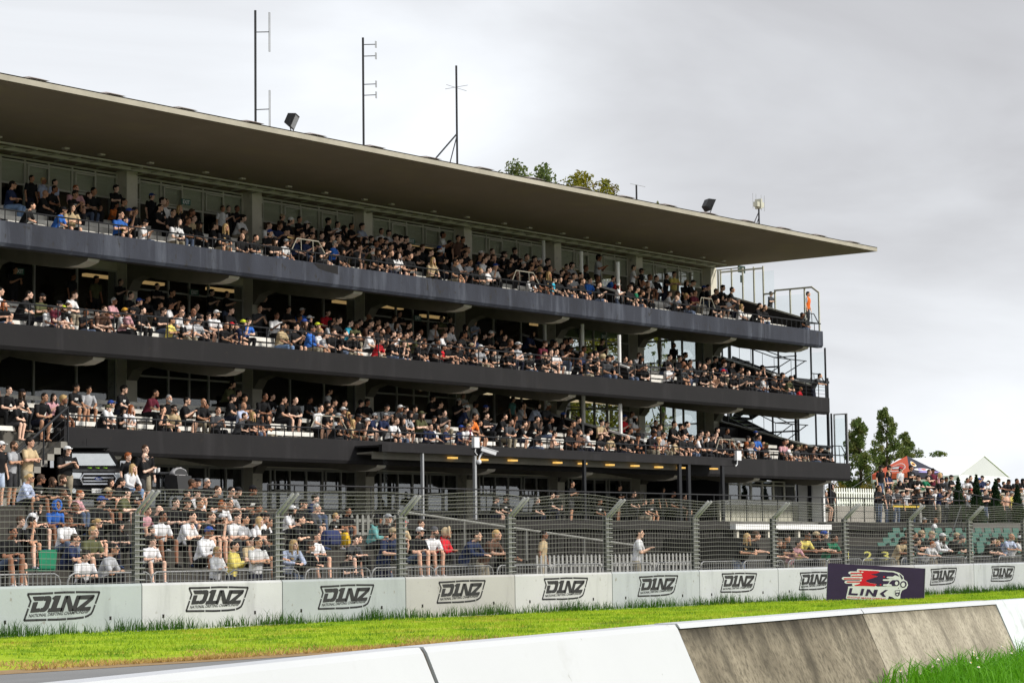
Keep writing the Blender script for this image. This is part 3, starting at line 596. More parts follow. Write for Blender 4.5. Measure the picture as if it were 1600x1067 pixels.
for k, x in enumerate(WX):
    m = MB(); c = .025; prof = [(WP, .0), (WP, .93-c), (WP+c, .95), (WP+.28-c, .95), (WP+.28, .93-c), (WP+.28, 0)]
    m.prism(prof, yz, x+.012, x+3.988)
    mt = M('block_paint', blk_cols[k], .75, tuple(v*.86 for v in blk_cols[k]), .8, c3=tuple(v*.62 for v in blk_cols[k]), s3=1.5, t3=(.54, .82), st3=(1.6, 1, .28), bump=.12, bscale=25, c4=(.20, .19, .165), s4=9, t4=(.64, .74))
    lab = {0: 'pale green-grey concrete wall block with black stencil, first of the row', 1: 'whitest concrete wall block with large black stencil and clean face', 3: 'mottled grey concrete wall block with black stencil, fourth along the row', 8: 'concrete wall block mostly hidden behind the purple sign board'}.get(k, f'painted concrete wall block with black stencil, {ordw[k]} along the wall')
    o = tag(m.build('concrete_block', mt), lab, 'barrier', 'stencilled concrete blocks along the verge')
    stencil(x+1.98+(.1 if k % 3 == 1 else 0), o)
    m = MB()
    for q in (.55, 3.15) if k < 8 else (.6, 1.9, 3.2): m.box(x+q, WP-.006, .26 if k < 8 else .0, x+q+.05 if k < 8 else x+q+.3, WP+.002, .33 if k < 8 else .12)
    m.build('lifting_hole', m_hole, o)
PX = [27.57+4*k for k in range(12)]
PYF = WP+.13
for k, x in enumerate(PX):
    th = .0
    o = empty('fence_post', f'galvanised debris fence post with two cranked arms, {ordw[k]} along the wall', 'fence post', (x, PYF, .95), 'debris fence posts')
    m = MB(); m.box(x-.11, PYF-.05, .952, x+.01, PYF-.035, 2.34); m.box(x-.11, PYF+.035, .952, x+.01, PYF+.05, 2.34); m.box(x-.055, PYF-.035, .952, x-.045, PYF+.035, 2.34); m.build('post', m_post, o)
    m = MB(); m.tube([(x+.10, PYF, .952), (x+.10, PYF, 2.3)], .038, 8); m.build('pipe', m_darkw if k % 3 else m_post, o)
    for q in (-.05, .10):
        m = MB(); m.tube([(x+q, PYF-.0, 2.26), (x+q, PYF-.04, 2.36), (x+q+.02, PYF-.48, 2.76)], .036, 8); m.build('arm', m_steel, o, smooth=True)
    m = MB()
    for i in range(12): z = 1.02+.114*i; m.tube([(x-.13, PYF-.06, z), (x+.14, PYF-.06, z)], .014, 5)
    m.build('cable_clamp', m_steel, o)
g = np.random.default_rng(11)
for k, x in enumerate(PX[:-1]):
    o = empty('wire_fence', f'wire mesh debris fence panel between posts {ordw[k]} and {ordw[k+1]}, top leaning over the track', 'wire fence', (x+2, PYF, .95), 'wire mesh panels on top of the wall')
    sag = g.uniform(-.02, .05) if k not in (2, 3, 4) else g.uniform(.07, .12)
    xs = [x+4*i/8 for i in range(9)]
    def zt_(xx, base, amp): u = (xx-x)/4; return base+amp*math.sin(math.pi*u)+.02*math.sin(6*u+k)
    m = MB()
    for i in range(13): z = .99+.114*i; m.tube([(a, PYF-.062, zt_(a, z, sag*.12*i/12+g.uniform(-.006, .006))) for a in xs], .0048, 5, cap=False)
    for i in range(1, 7):
        f_ = i/6; m.tube([(a, PYF-.06-.43*f_+.03*math.sin(a*2+k), zt_(a, 2.36+.40*f_, sag*f_)) for a in xs], .0052, 5, cap=False)
    m.build('cable', m_wire, o, fix=False)
    m = MB()
    for i in range(36):
        a = x+.055+i*4/36; m.tube([(a, PYF-.062, .96), (a, PYF-.062, 2.36), (a, PYF-.49+.03*math.sin(a*2+k), zt_(a, 2.76, sag))], .0036, 4, cap=False)
    m.build('mesh', m_wire_d, o, fix=False)
# steel crowd barriers standing behind the wall
def crowd_barrier():
    o = empty('crowd_barrier', 'steel crowd control barrier standing behind the wall', 'barrier', (0, 0, 0), 'crowd barriers in a line behind the wall')
    m = MB(); m.tube([(0, 0, .12), (0, 0, .95), (.05, 0, 1.05), (.15, 0, 1.10), (2.05, 0, 1.10), (2.15, 0, 1.05), (2.2, 0, .95), (2.2, 0, .12)], .02, 6); m.tube([(0, 0, .2), (2.2, 0, .2)], .016, 5); m.build('frame', m_steel, o, smooth=True)
    m = MB()
    for i in range(1, 19): m.tube([(2.2*i/19, 0, .2), (2.2*i/19, 0, 1.09)], .0115, 4, cap=False)
    m.build('bar', m_steel, o)
    for q in (.3, 1.9): m = MB(); m.box(q-.02, -.3, 0, q+.02, .3, .05); m.build('foot', m_steel, o)
    return o
cb = crowd_barrier(); i = 0; x = 26.0
while x < 74:
    o = cb if i == 0 else dup(cb); o.location = (x, 34.75+.06*math.sin(i*2.1), .06); o.rotation_euler = (0, 0, .02*math.sin(i*1.7)); x += 2.27; i += 1

# ------------------------------------------------------------------ sign board on the verge
m_purple = M('board_purple', (.045, .026, .075), .5, (.036, .021, .06), 2)
m_board_w = M('board_white', (.88, .88, .88), .5); m_red = M('board_red', (.75, .012, .03), .5)
bl = at(1293, 880, 33.0); ang = math.atan2(-.87, .49); ux = Vector((math.cos(ang), math.sin(ang), -.066)).normalized(); uy = Vector((.066*math.cos(ang), .066*math.sin(ang), 1)).normalized(); un = ux.cross(uy)
bl = Vector((bl.x, bl.y, 1.07)); BW, BH = 2.73, 1.10
bo = empty('sign_board', 'dark purple sign board with a red and white racing head emblem, leaning on the verge', 'sign', bl-uy*BH)
m = MB(); m.obox(bl+ux*BW/2-uy*BH/2-un*.02, ux*BW, uy*BH, un*.03); m.build('panel', m_purple, bo)
m = MB(); e = .012
for a, b, w, h in ((0, 0, e, BH), (BW-e, 0, e, BH)): m.obox(bl+ux*(a+w/2)-uy*(b+h/2)-un*.003, ux*w, uy*h, un*.01)
m.build('edge_trim', m_alu, bo)
for q in (.5, 2.2): m = MB(); m.beam(bl+ux*q-uy*.3-un*.05, bl+ux*q-uy*BH-un*.5, .05, .05); m.build('strut', m_steel, bo)
def TB(pt, lift=.001): tx, ty = pt; return bl+ux*((tx-118)/482)-uy*((ty-(100+.053*(tx-118)))/485)+un*(lift)
def circ(cx, cy, r, n=18, ry=None): return [(cx+r*math.cos(2*math.pi*i/n), cy+(ry or r)*math.sin(2*math.pi*i/n)) for i in range(n)]
def pill(x0, x1, y, h): return [(x0, y-h), (x1, y-h), (x1+h*.9, y-h*.5), (x1+h*1.1, y), (x1+h*.9, y+h*.5), (x1, y+h), (x0, y+h), (x0-h*.9, y+h*.5), (x0-h*1.1, y), (x0-h*.9, y-h*.5)]
lay = {'w': [], 'r': [], 'k': [], 'w2': [], 'k2': [], 'w3': []}
lay['w'] += [[(525, 178), (700, 186), (1010, 206), (1090, 232), (1140, 272), (1152, 320), (1195, 350), (1208, 395), (1190, 440), (1150, 460), (1130, 470), (1112, 520), (1110, 575), (1085, 588), (1040, 580), (1000, 556), (958, 548), (940, 610), (920, 614), (395, 584), (385, 572), (410, 432), (405, 418), (478, 412), (520, 385), (590, 330), (560, 250), (515, 205)]]
lay['w'] += [pill(425, 640, 232, 20), pill(340, 640, 308, 20), pill(378, 640, 358, 20), pill(450, 640, 272, 16), pill(478, 640, 392, 18)]
lay['r'] += [[(535, 194), (640, 200), (800, 206), (830, 216), (780, 240), (700, 250), (800, 280), (740, 300), (650, 330), (640, 345), (700, 370), (790, 385), (765, 415), (600, 408), (490, 400), (560, 380), (580, 340), (600, 300), (580, 240)], pill(440, 600, 237, 8), pill(352, 600, 312, 8), pill(392, 600, 355, 8), pill(452, 600, 276, 7), pill(500, 600, 402, 7)]
lay['k'] += [[(800, 212), (1000, 222), (1060, 244), (1095, 285), (1060, 272), (1030, 262), (1000, 282), (925, 290), (960, 310), (870, 330), (960, 345), (940, 380), (880, 390), (930, 412), (800, 416), (770, 402), (790, 382), (700, 368), (620, 335), (740, 300), (800, 278), (700, 252), (760, 238)], [(1085, 245), (1110, 260), (1140, 300), (1125, 325), (1105, 290)]]
lay['w2'] += [pill(580, 598, 222, 8), pill(530, 550, 258, 8), pill(560, 575, 298, 9), pill(570, 578, 335, 8), pill(930, 1010, 292, 11), pill(880, 980, 328, 11), pill(885, 980, 396, 11)]
lay['r'] += [circ(884, 285, 11), circ(842, 392, 10)]
lay['k2'] += [[(955, 368), (1000, 328), (1040, 330), (1040, 408), (1005, 410), (970, 395)], circ(1057, 368, 38, 20, 42), circ(1146, 386, 44, 20, 46), [(1035, 470), (1108, 462), (1100, 530), (1075, 552), (1045, 535)]]
lay['w3'] += [circ(1054, 370, 21, 16, 26), circ(1143, 389, 26, 16, 30), [(1042, 478), (1100, 470), (1096, 494), (1046, 498)], [(1056, 516), (1082, 512), (1078, 534), (1062, 534)]]
lay['k2'] += [[(432, 437), (470, 440), (455, 508), (545, 512), (538, 540), (413, 532)], [(590, 446), (628, 449), (606, 540), (568, 538)], [(664, 452), (700, 454), (745, 515), (760, 457), (810, 460), (785, 556), (745, 552), (690, 490), (676, 546), (642, 543)], [(905, 462), (945, 462), (885, 510), (922, 558), (880, 556), (834, 512)]]
lay['k2'] += [circ(1084, 436, 6)]
for nm, mt, lf in (('w', m_board_w, .002), ('r', m_red, .006), ('k', m_purple, .004), ('w2', m_board_w, .009), ('k2', m_purple, .007), ('w3', m_board_w, .010)):
    m = MB()
    for j, poly in enumerate(lay[nm]): m.add([TB(q, lf-.005+j*.00006) for q in poly], [tuple(range(len(poly)))])
    if nm == 'r': 
        a = TB((402, 572), .003); put_text(m, 'ENGINE MANAGEMENT', a, (TB((922, 598), .003)-a).normalized(), uy, .046, 1.08, shear=.15, bold=.01)
    m.build('emblem', mt, bo, fix=False)

# ------------------------------------------------------------------ foreground concrete barrier
FB = [(3.0, 7.1), (6.8, 7.96), (10.7, 9.1), (14.8, 10.0), (18.85, 10.66), (22.3, 11.0), (26.6, 11.3)]
m_fbw = M('barrier_white', (.47, .48, .50), .6, (.44, .45, .47), .8, c3=(.40, .405, .41), s3=2.2, t3=(.60, .82), bump=.10, bscale=14, c4=(.22, .215, .20), s4=11, t4=(.68, .76))
m_fbw2 = M('barrier_white_worn', (.56, .59, .60), .75, (.44, .47, .48), 1.8, c3=(.20, .20, .18), s3=2.0, t3=(.56, .78), st3=(3, 3, .5))
m_fbc = M('weathered_concrete', (.29, .25, .185), .95, (.13, .108, .078), 2.0, c3=(.030, .025, .018), s3=3.4, t3=(.47, .74), stretch=(1.2, 1, .9), st3=(1.0, 1, .42), bump=.6, bscale=35, attr='flow', c4=(.06, .05, .036), s4=26, t4=(.46, .74), c5=(.028, .023, .017), t5=(.92, 1.18))
m_fbc2 = M('weathered_concrete_pale', (.42, .375, .295), .95, (.21, .182, .138), 2.2, c3=(.05, .043, .033), s3=3.2, t3=(.53, .80), stretch=(1.3, 1, .8), st3=(1.2, 1, .34), bump=.6, bscale=35, attr='flow', c4=(.13, .112, .085), s4=30, t4=(.47, .76), c5=(.08, .068, .05), t5=(1.0, 1.26))
m_joint = M('barrier_joint', (.05, .045, .035), .95, (.09, .07, .05), 8)
fbl = ['white concrete barrier segment running out of the frame at the corner', 'white barrier segment before the wide dark joint', 'clean white barrier segment after the wide dark joint', 'brown stained bare concrete barrier segment', 'pale bare concrete barrier segment with dark streaks at one end', 'worn white barrier segment standing in the long grass']
for k in range(6):
    a, b = Vector((*FB[k], 0)), Vector((*FB[k+1], 0)); d = (b-a).normalized(); nr = Vector((d.y, -d.x, 0)); g0 = .03 if k in (1, 2) else .014
    if k == 1: g1 = .035
    else: g1 = .014
    a2, b2 = a+d*(g0 if k else 0), b-d*g1; mt = [m_fbw, m_fbw, m_fbw, m_fbc, m_fbc2, m_fbw2][k]; bare = k in (3, 4)
    fn = lambda u, v, t: a2.lerp(b2, t)+nr*u+Vector((0, 0, v))
    m = MB(); ht = .865 if bare else .88
    prof = [(.46, -.05), (.455, .06), (.115, ht-.035), (.09, ht), (-.09, ht), (-.11, ht-.03), (-.2, -.05)]
    for i in range(10): m.prism(prof, fn, i/10, (i+1)/10)
    if True:
        m = MB(); N = 14; vs = []; 
        for i in range(N+1):
            for u, v in prof: vs.append(fn(u, v, i/N))
        q = len(prof); fs = [tuple(range(q)), tuple(reversed(range(N*q, N*q+q)))]+[(i*q+j, i*q+(j+1) % q, (i+1)*q+(j+1) % q, (i+1)*q+j) for i in range(N) for j in range(q)]
        m.add(vs, fs)
    o = m.build('concrete_barrier', mt, fix=False); fl_ = o.data.attributes.new('flow', 'FLOAT_VECTOR', 'POINT'); fl_.data.foreach_set('vector', np.array([[i/N*(b2-a2).length+7*k, .3*(u > 0), v] for i in range(N+1) for u, v in prof], dtype=np.float32).ravel())
    o = tag(o, fbl[k], 'barrier', 'foreground concrete barrier segments')
    if bare:
        m = MB(); m.prism([(.116, ht-.02), (.092, ht+.004), (-.09, ht+.016), (-.112, ht-.03), (-.13, ht-.03), (-.09, ht+.02), (.10, ht+.02), (.128, ht-.018)][::-1], fn, 0, 1); m.build('painted_top', m_fbw, o)
    m = MB(); m.prism([(u*.9, v*.985) for u, v in prof], lambda u, v, t: b+d*(t)+nr*u+Vector((0, 0, v)), -g1-.0, g1); m.build('joint_filler', m_joint, o)
# near verge and long grass
def fbp(x):
    for (xa, ya), (xb, yb) in zip(FB[:-1], FB[1:]):
        if xa <= x <= xb: return ya+(yb-ya)*(x-xa)/(xb-xa)
    return FB[-1][1] if x > 20 else FB[0][1]
def znear(x, y): s = min(1, max(0, (x-15.2)/5.0)); return .22*s*s*(3-2*s)+.015*math.sin(x*3+y*2)
m = MB(); xs = [-6+.6*i for i in range(70)]
v = []; 
for j in range(12):
    for x in xs: y = -4+(fbp(x)-.32+4)*j/11; v.append((x, y, znear(x, y) if j else znear(x, y)-.3))
n_ = len(xs); m.add(v, [(j*n_+i, j*n_+i+1, (j+1)*n_+i+1, (j+1)*n_+i) for j in range(11) for i in range(n_-1)]); struct('near_verge', m, m_lawn, smooth=True)
g = np.random.default_rng(21); n = 15000; X = 16.2+12.4*g.random(n); off = .40+2.4*g.random(n)**1.4; Y = np.array([fbp(a) for a in X])-off
den = np.clip((X-16.2)/4.2, .04, 1); keep = g.random(n) < den; X, Y, den = X[keep], Y[keep], den[keep]
pts = np.stack([X, Y, [znear(a, b)-.02 for a, b in zip(X, Y)]], 1)
hh = (.12+.26*g.random(len(X))**1.3)*(.36+.5*den)*(1+.35*np.sin(X*2.7+1)*np.sin(X*1.1))
mm_ = MB(); v, f = blades(pts, hh, .0065, 1.1, 2, 8); mm_.add(v, f); tag(mm_.build('long_grass', m_blade_near, fix=False), 'long lush grass in front of the bare concrete barrier', 'grass', kind='stuff')
m_petal = M('daisy_petal', (.78, .78, .74), .6); m_yolk = M('daisy_centre', (.8, .5, .04), .6)
def daisy():
    m = MB(); m.sphere((0, 0, 0), (.013, .013, .005), 10, 5); h = m.mesh('daisy', m_petal)
    o = bpy.data.objects.new('daisy', h); COL.objects.link(o)
    m = MB(); m.sphere((0, -.004, .005), (.006, .006, .004), 8, 4); m.build('flower_centre', m_yolk, o); m = MB(); m.tube([(0, 0, -.26), (.01, 0, -.1), (0, 0, -.003)], .0018, 4); m.build('stem', m_blade_tall, o)
    return tag(o, 'white daisy in the long grass by the concrete barrier', 'flower', 'daisies in the long grass')
dz = daisy()
for i in range(34):
    x = g.uniform(17.5, 25); y = fbp(x)-g.uniform(.55, 1.5); o = dz if i == 0 else dup(dz)
    o.location = (x, y, znear(x, y)+g.uniform(.14, .27)); o.rotation_euler = (g.uniform(.3, .9), g.uniform(-.4, .4), g.uniform(-.8, .2))

m_paleg = M('grey_pale', (.22, .22, .20), .8)
m_palew = M('worn_white_pale', (.36, .36, .345), .7, (.27, .27, .255), 3)
# ------------------------------------------------------------------ seating bank, terrace and deck
BX0, BX1 = 20.0, 47.6
BST = [(36.6+1.35*i, .42+.393*i) for i in range(7)]       # front edge and level of each step
m = MB(); prof = [(36.6, 0)]
for i, (p, z) in enumerate(BST): prof += [(p, z), (p+1.35, z)]
prof += [(66.5, GZL), (66.5, 0)]; prof[-3] = (BST[-1][0]+1.35, GZL)
m.prism(prof, yz, BX0, BX1); struct('seating_terrace', m, m_deck)
m = MB(); m.box(BX1+.004, 46.2, 0, 95, 66.5, GZ); m.box(95.004, 46.2, 0, 190, 57.3, GZ); m.box(90.2, 66.6, 0, 95, 90, 3.7); struct('upper_terrace', m, M('terrace_paving', (.13, .125, .115), .9, (.09, .087, .08), .8))
# planked wall under the terrace edge
wo = empty('terrace_wall', 'dark planked wall below the terrace with a pale concrete band', 'wall', (70, 46, 0))
m = MB(); x = BX1+.02
while x < 91:
    m.box(x, 46.02, .06, x+.13, 46.10, GZ-.35); x += .19
m.box(BX1, 46.11, .06, 91, 46.18, GZ-.3); m.build('planking', m_slat, wo)
m = MB(); xa, xb = at(1139, 824, 45.9).x, at(1289, 824, 45.9).x; m.box(xa, 45.6, GZ-.32, xb, 46.19, GZ-.12); m.build('edge_band', m_whitep, wo)
m = MB(); m.box(BX1, 45.85, GZ-.3, xa-.01, 46.19, GZ-.02); m.box(xb+.01, 45.85, GZ-.3, 92, 46.19, GZ-.02); m.build('edge_band', m_slat, wo)
m = MB()
for q in np.arange(xa+.3, xb, 2.2): m.box(q, 45.75, .06, q+.14, 45.9, GZ-.32)
m.build('prop', m_conc, wo)
def railing(name, label, a, b, h, n, mat, base=0, bars=2, r=.022, cat='railing', group=None):
    a, b = Vector(a), Vector(b); o = empty(name, label, cat, a, group); m = MB(); up = Vector((0, 0, 1))
    m.tube([a+up*h, b+up*h], r*1.2, 6)
    for k in range(bars): m.tube([a+up*h*(k+.6)/(bars+.6), b+up*h*(k+.6)/(bars+.6)], r*.5, 5)
    for i in range(n): c = a.lerp(b, i/(n-1)); m.tube([c-up*base, c+up*h], r, 5)
    m.build('rail_frame', mat, o); return o
railing('terrace_railing', 'black railing along the edge of the terrace in front of the veranda', (BX1+.3, 45.95, GZ), (91.5, 45.95, GZ), .95, 40, m_black, bars=3)
railing('ramp_handrail', 'pale sloping handrail descending in front of the dark planked wall', (50.4, 43.2, 1.75), (62.5, 43.2, .70), .95, 5, m_paleg, base=.0, bars=0, r=.03)
railing('stair_handrail', 'black stair handrail descending beside the green seats', (90.0, 45.4, 2.3), (81.5, 41.6, .9), .95, 8, m_black, bars=1)
railing('path_railing', 'dark sloping path railing passing the conical conifers', (at(1470, 762, 46.5).x, 46.5, at(1470, 762, 46.5).z-.9), (at(1604, 790, 46.5).x, 46.5, at(1604, 790, 46.5).z-.9), .9, 6, m_black, base=.9, bars=0)
railing('flag_rail', 'dark rail with yellow tape in front of the standing crowd', (at(1366, 793, 47).x, 47, GZ+.1), (at(1474, 791, 47).x, 47, GZ+.1), 1.0, 6, m_black, bars=1)
# white picket fences
def pickets(label, xa, xb, y, z0, h, step=.14, w=.075, group=None, mat=None):
    mat = mat or m_whitep
    o = empty('picket_fence', label, 'fence', (xa, y, z0)); m = MB(); x = xa
    while x < xb: m.prism([(x, z0), (x+w, z0), (x+w, z0+h-.05), (x+w/2, z0+h), (x, z0+h-.05)], lambda u, v, t: (u, t, v), y, y+.02); x += step
    m.build('picket', mat, o); m = MB()
    for q in (.25, .75): m.box(xa, y+.021, z0+h*q-.04, xb, y+.06, z0+h*q+.04)
    m.build('rail', mat, o); return o
pickets('white picket fence standing in front of the dark planked wall behind the mesh', at(838, 870, 41).x, at(1085, 870, 41).x, 41, .12, 1.28, .21, .085, mat=m_palew)
pickets('white picket fence on the grass beyond the end of the grandstand', at(1300, 780, 62).x, at(1372, 780, 62).x+1.2, 62, 3.72, 1.05, .26, .13)
pickets('grey fence of short pales at the top of the bank under the windows', BX1+.4, at(640, 830, 45.0).x, 45.0, 1.9, .75, .24, .1, mat=m_paleg)
# concrete ramp side, pale
# deck and seats
m = MB()
for i in range(5): m.box(69.0+i*.8, 38.6+.75*i, .06, 100, 38.6+.75*(i+1)+(.3 if i == 4 else 0), .72+.19*i)
m.box(68.2, 42.65, .06, 100, 46.0, 1.9); struct('seating_deck', m, m_deck)
m_seat = M('green_plastic', (.035, .115, .085), .45, (.028, .092, .07), 4)
def stadium_seat():
    m = MB(); w = .235
    m.add([(-w, .22, .53), (w, .22, .53), (w*.93, .28, .77), (-w*.93, .28, .77), (-w, .26, .52), (w, .26, .52), (w*.93, .315, .77), (-w*.93, .315, .77)], [(0, 1, 2, 3), (5, 4, 7, 6), (0, 4, 5, 1), (3, 2, 6, 7), (0, 3, 7, 4), (1, 5, 6, 2)])
    m.add([(-w*.95, .2, .42), (w*.95, .2, .42), (w*.9, -.22, .44), (-w*.9, -.22, .44), (-w*.95, .2, .38), (w*.95, .2, .38), (w*.9, -.22, .40), (-w*.9, -.22, .40)], [(0, 3, 2, 1), (4, 5, 6, 7), (3, 7, 6, 2), (0, 1, 5, 4), (0, 4, 7, 3), (1, 2, 6, 5)])
    o = tag(m.build('stadium_seat', m_seat), 'empty green plastic seat in the stepped block behind the fence', 'seat', 'green plastic seats in the stepped block')
    m = MB(); m.box(-.04, -.05, 0, .04, .05, .40); m.box(-.04, .05, .36, .04, .21, .40); m.box(-.05, .21, .36, .05, .24, .56); m.build('pedestal', m_darkw, o); return o
ss = stadium_seat(); first = True
for i, px in enumerate((1366, 1387, 1395, 1403, 1410)):
    p = 39.05+.75*i; x = at(px, 845, p).x; j = 0
    while x < p*2.14:
        o = ss if first else dup(ss); first = False; o.location = (x, p, .72+.19*i); o.rotation_euler = (0, 0, -.12); x += .86 if not (i < 3 and j == 14) else 1.4; j += 1
# numbered board
nb = empty('number_board', 'black board with yellow numerals one two three in front of the empty seats', 'sign', (at(1352, 868, 37.2).x, 37.2, .5)); xa, xb = at(1318, 868, 37.2).x, at(1405, 868, 37.2).x
m = MB(); m.box(xa, 37.2, .06, xb, 37.3, 1.55); m.build('panel', m_black, nb); m_yel = M('numeral_yellow', (.50, .47, .12), .6)
for t_, x_ in (('1', 1322), ('2', 1350), ('3', 1377)):
    c_ = at(x_, 875, 37.19); m = MB(); put_text(m, t_, (c_.x, 37.19, c_.z), (1, 0, 0), (0, 0, 1), .29, .56 if t_ != '1' else .18, bold=.01); m.build('numeral', m_yel, nb, fix=False)
m_retw = M('retaining_concrete', (.34, .32, .28), .9, (.26, .245, .215), 1.0)
rw = MB(); rw.box(95.2, 57.32, GZ-.2, at(1396, 770, 57.4).x, 57.58, 3.62); tag(rw.build('retaining_wall', m_retw), 'pale concrete retaining wall holding the grass below the white pickets', 'wall')
# block wall on the mound
m = MB(); v, f = sheet([95.2+1.5*i for i in range(90)], [57.6+.6*j for j in range(100)], lambda x, y: 3.60+.12*min(1, (y-57.6)/3)); m.add(v, f); struct('grass_bank', m, m_lawn, smooth=True)
bw = empty('block_wall', 'low grey concrete block wall with spectators leaning on its top', 'wall', (108, 57, 2.5)); xa, xb = at(1396, 770, 57).x, at(1640, 770, 57).x
m_block = M('concrete_blockwork', (.33, .32, .30), .9, (.24, .235, .22), 1.5); m = MB(); x = xa
while x < xb:
    m.box(x, 57, 2.4, x+1.19, 57.2, 4.38); x += 1.2
m.build('blockwork', m_block, bw); m = MB(); m.box(xa-.05, 56.9, 4.382, xb, 57.3, 4.48); m.build('coping', m_roofedge, bw)
# ------------------------------------------------------------------ trees
m_bark = M('bark', (.09, .07, .05), .95, (.05, .04, .03), 6)
def MLEAF(name, a, b, c): return M(name, a, .6, b, .55, c3=c, s3=1.3, t3=(.5, .68), trans=.35, spec=.15)
m_leaf = MLEAF('foliage_mixed', (.085, .13, .034), (.15, .19, .055), (.20, .18, .06))
m_leaf_y = MLEAF('foliage_yellowing', (.11, .15, .018), (.30, .25, .02), (.16, .10, .03))
m_leaf_d = MLEAF('foliage_conifer', (.014, .036, .012), (.028, .058, .016), (.010, .024, .010))
m_leaf_h = MLEAF('foliage_hedge', (.05, .07, .018), (.28, .17, .02), (.09, .085, .02))
def leaf_cloud(clumps, per, size, seed, flat=.6):
    g = np.random.default_rng(seed); V = []
    for (c, r) in clumps:
        n = max(6, int(per*(r**1.6))); d = g.normal(size=(n, 3)); d /= np.linalg.norm(d, axis=1)[:, None]; rad = r*g.random(n)**.45
        p = np.array(c)+d*rad[:, None]*np.array([1, 1, .85]); V.append(p)
    P = np.concatenate(V); n = len(P); a = g.normal(size=(n, 3)); a /= np.linalg.norm(a, axis=1)[:, None]; b = np.cross(a, g.normal(size=(n, 3))); b /= np.linalg.norm(b, axis=1)[:, None]
    s = (size*(.5+g.random(n)))[:, None]; v = np.stack([P-a*s, P+b*s*.5, P+a*s, P-b*s*.5], 1).reshape(-1, 3); f = np.arange(4*n).reshape(-1, 4)
    return v.tolist(), [tuple(q) for q in f.tolist()]
def tree(label, base, h, w, clumpf, mat, seed, per=60, size=.13, group=None, trunk=.16, name='tree'):
    g = random.Random(seed); b = Vector(base); o = empty(name, label, 'tree', base, group)
    m = MB(); pts = [b+Vector((g.uniform(-.02, .02)*h*i/6, g.uniform(-.02, .02)*h*i/6, h*.93*i/6)) for i in range(7)]
    m.tube(pts, [trunk*(1-.9*i/6) for i in range(7)], 8); cl = clumpf(g, h, w)
    for c, r in cl[::2]:
        c = Vector(c); z0 = max(.12*h, c.z-.35*math.hypot(c.x, c.y)-.1*h); k = min(6, z0/h/.93*6); i = int(k); q = pts[i].lerp(pts[min(i+1, 6)], k-i)
        m.tube([q, (q+b+c)/2+Vector((0, 0, -.03*h)), b+c], [trunk*.35*(1-z0/h)+.02, trunk*.2*(1-z0/h)+.012, .008], 5)
    m.build('trunk', m_bark, o, smooth=True)
    m = MB(); v, f = leaf_cloud([((b.x+c[0], b.y+c[1], b.z+c[2]), r) for c, r in cl], per, size, seed); m.add(v, f); m.build('crown', mat, o, fix=False); return o
def upright(g, h, w):
    out = []
    for i in range(84):
        t = .06+.94*(i/83)**.9; rr = w*(1-t)**.62*(.75+.3*math.sin(i*1.9)); a = g.uniform(0, 6.28); q = g.uniform(.35, 1)*rr; out.append(((q*math.cos(a), q*math.sin(a), h*t), (.10*w+.20*w*(1-t)*.5)*g.uniform(.6, 1.1)))
    return out
def rounded(g, h, w):
    out = []
    for i in range(44):
        a = g.uniform(0, 6.28); t = g.uniform(.35, 1.0); rr = w*math.sqrt(max(.05, 1-((t-.62)/.42)**2))*g.uniform(.3, 1); out.append(((rr*math.cos(a), rr*math.sin(a), h*t), w*.2*g.uniform(.6, 1.2)))
    return out
def cone(g, h, w):
    return [((g.uniform(-.25, .25)*w*(1-t)*1.2, g.uniform(-.25, .25)*w*(1-t), h*t), w*(1.02-t)**.8*.62+.03) for t in [.04+.94*i/22 for i in range(23)]]
for lab, x_, p, top, w, sd in (('tallest pointed green tree, middle of the cluster beyond the grandstand', 1383, 88, 640, 3.3, 1), ('pointed green tree nearest the grandstand end in the far cluster', 1342, 84, 655, 3.5, 2), ('broader green tree at the open-sky side of the far cluster', 1415, 90, 678, 3.6, 3)):
    t = at(x_, top, p); b = Vector((t.x, p, 3.0)); tree(lab, b, t.z-3.0, w, upright, m_leaf, sd, 620, .10, 'trees beyond the far end of the grandstand', .22)
for lab, x_, p, top, w, sd, mt in (('green treetop above the roof, two spikes nearest the braced mast', 803, 92, 250, 8.5, 4, m_leaf), ('green treetop spike just before the yellowing tree above the roof', 849, 93, 256, 7.5, 14, m_leaf), ('yellowing treetop with a broad tip showing above the roof', 908, 90, 269, 9.0, 5, m_leaf_y), ('yellowing treetop with a slim tip showing above the roof', 945, 91, 277, 6.5, 15, m_leaf_y), ('tiny green sprig of treetop above the roof before the floodlight', 1027, 94, 309, 1.6, 17, m_leaf)):
    t = at(x_, top, p); tree(lab, (t.x, p, 0), t.z-.45, w, upright, mt, sd, 260, .12, 'treetops above the grandstand roof', .3)
t = at(1468, 706, 110); tree('small far treetop peeping over the white marquee', (t.x, 110, 3), t.z-3, 1.6, rounded, m_leaf, 8, 120, .16, None, .15)
for k, (x_, top) in enumerate(((1497, 745), (1525, 741), (1555, 748), (1589, 757))):
    t = at(x_, top, 47.2); b = at(x_, 806, 47.2); z0 = GZ-.1
    tree(['conical dark conifer nearest the green block of seats', 'second and tallest conical dark conifer', 'third conical dark conifer, between seated and standing spectators', 'shortest conical dark conifer at the edge of the picture'][k], (t.x, 47.2, z0), t.z-z0, .62, cone, m_leaf_d, 30+k, 5200, .034, 'row of conical conifers', .05, 'conifer')
o = empty('hedge', 'yellowing hedge behind the white picket fence', 'hedge', (at(1335, 770, 64).x, 64, 3.7)); cl = [((at(1302, 770, 64).x+i*.62, 64+.3*math.sin(i), 4.4+.35*math.sin(i*1.3)), .62) for i in range(16)]
m = MB(); v, f = leaf_cloud(cl, 420, .09, 12); m.add(v, f); m.build('foliage', m_leaf_h, o, fix=False); m = MB()
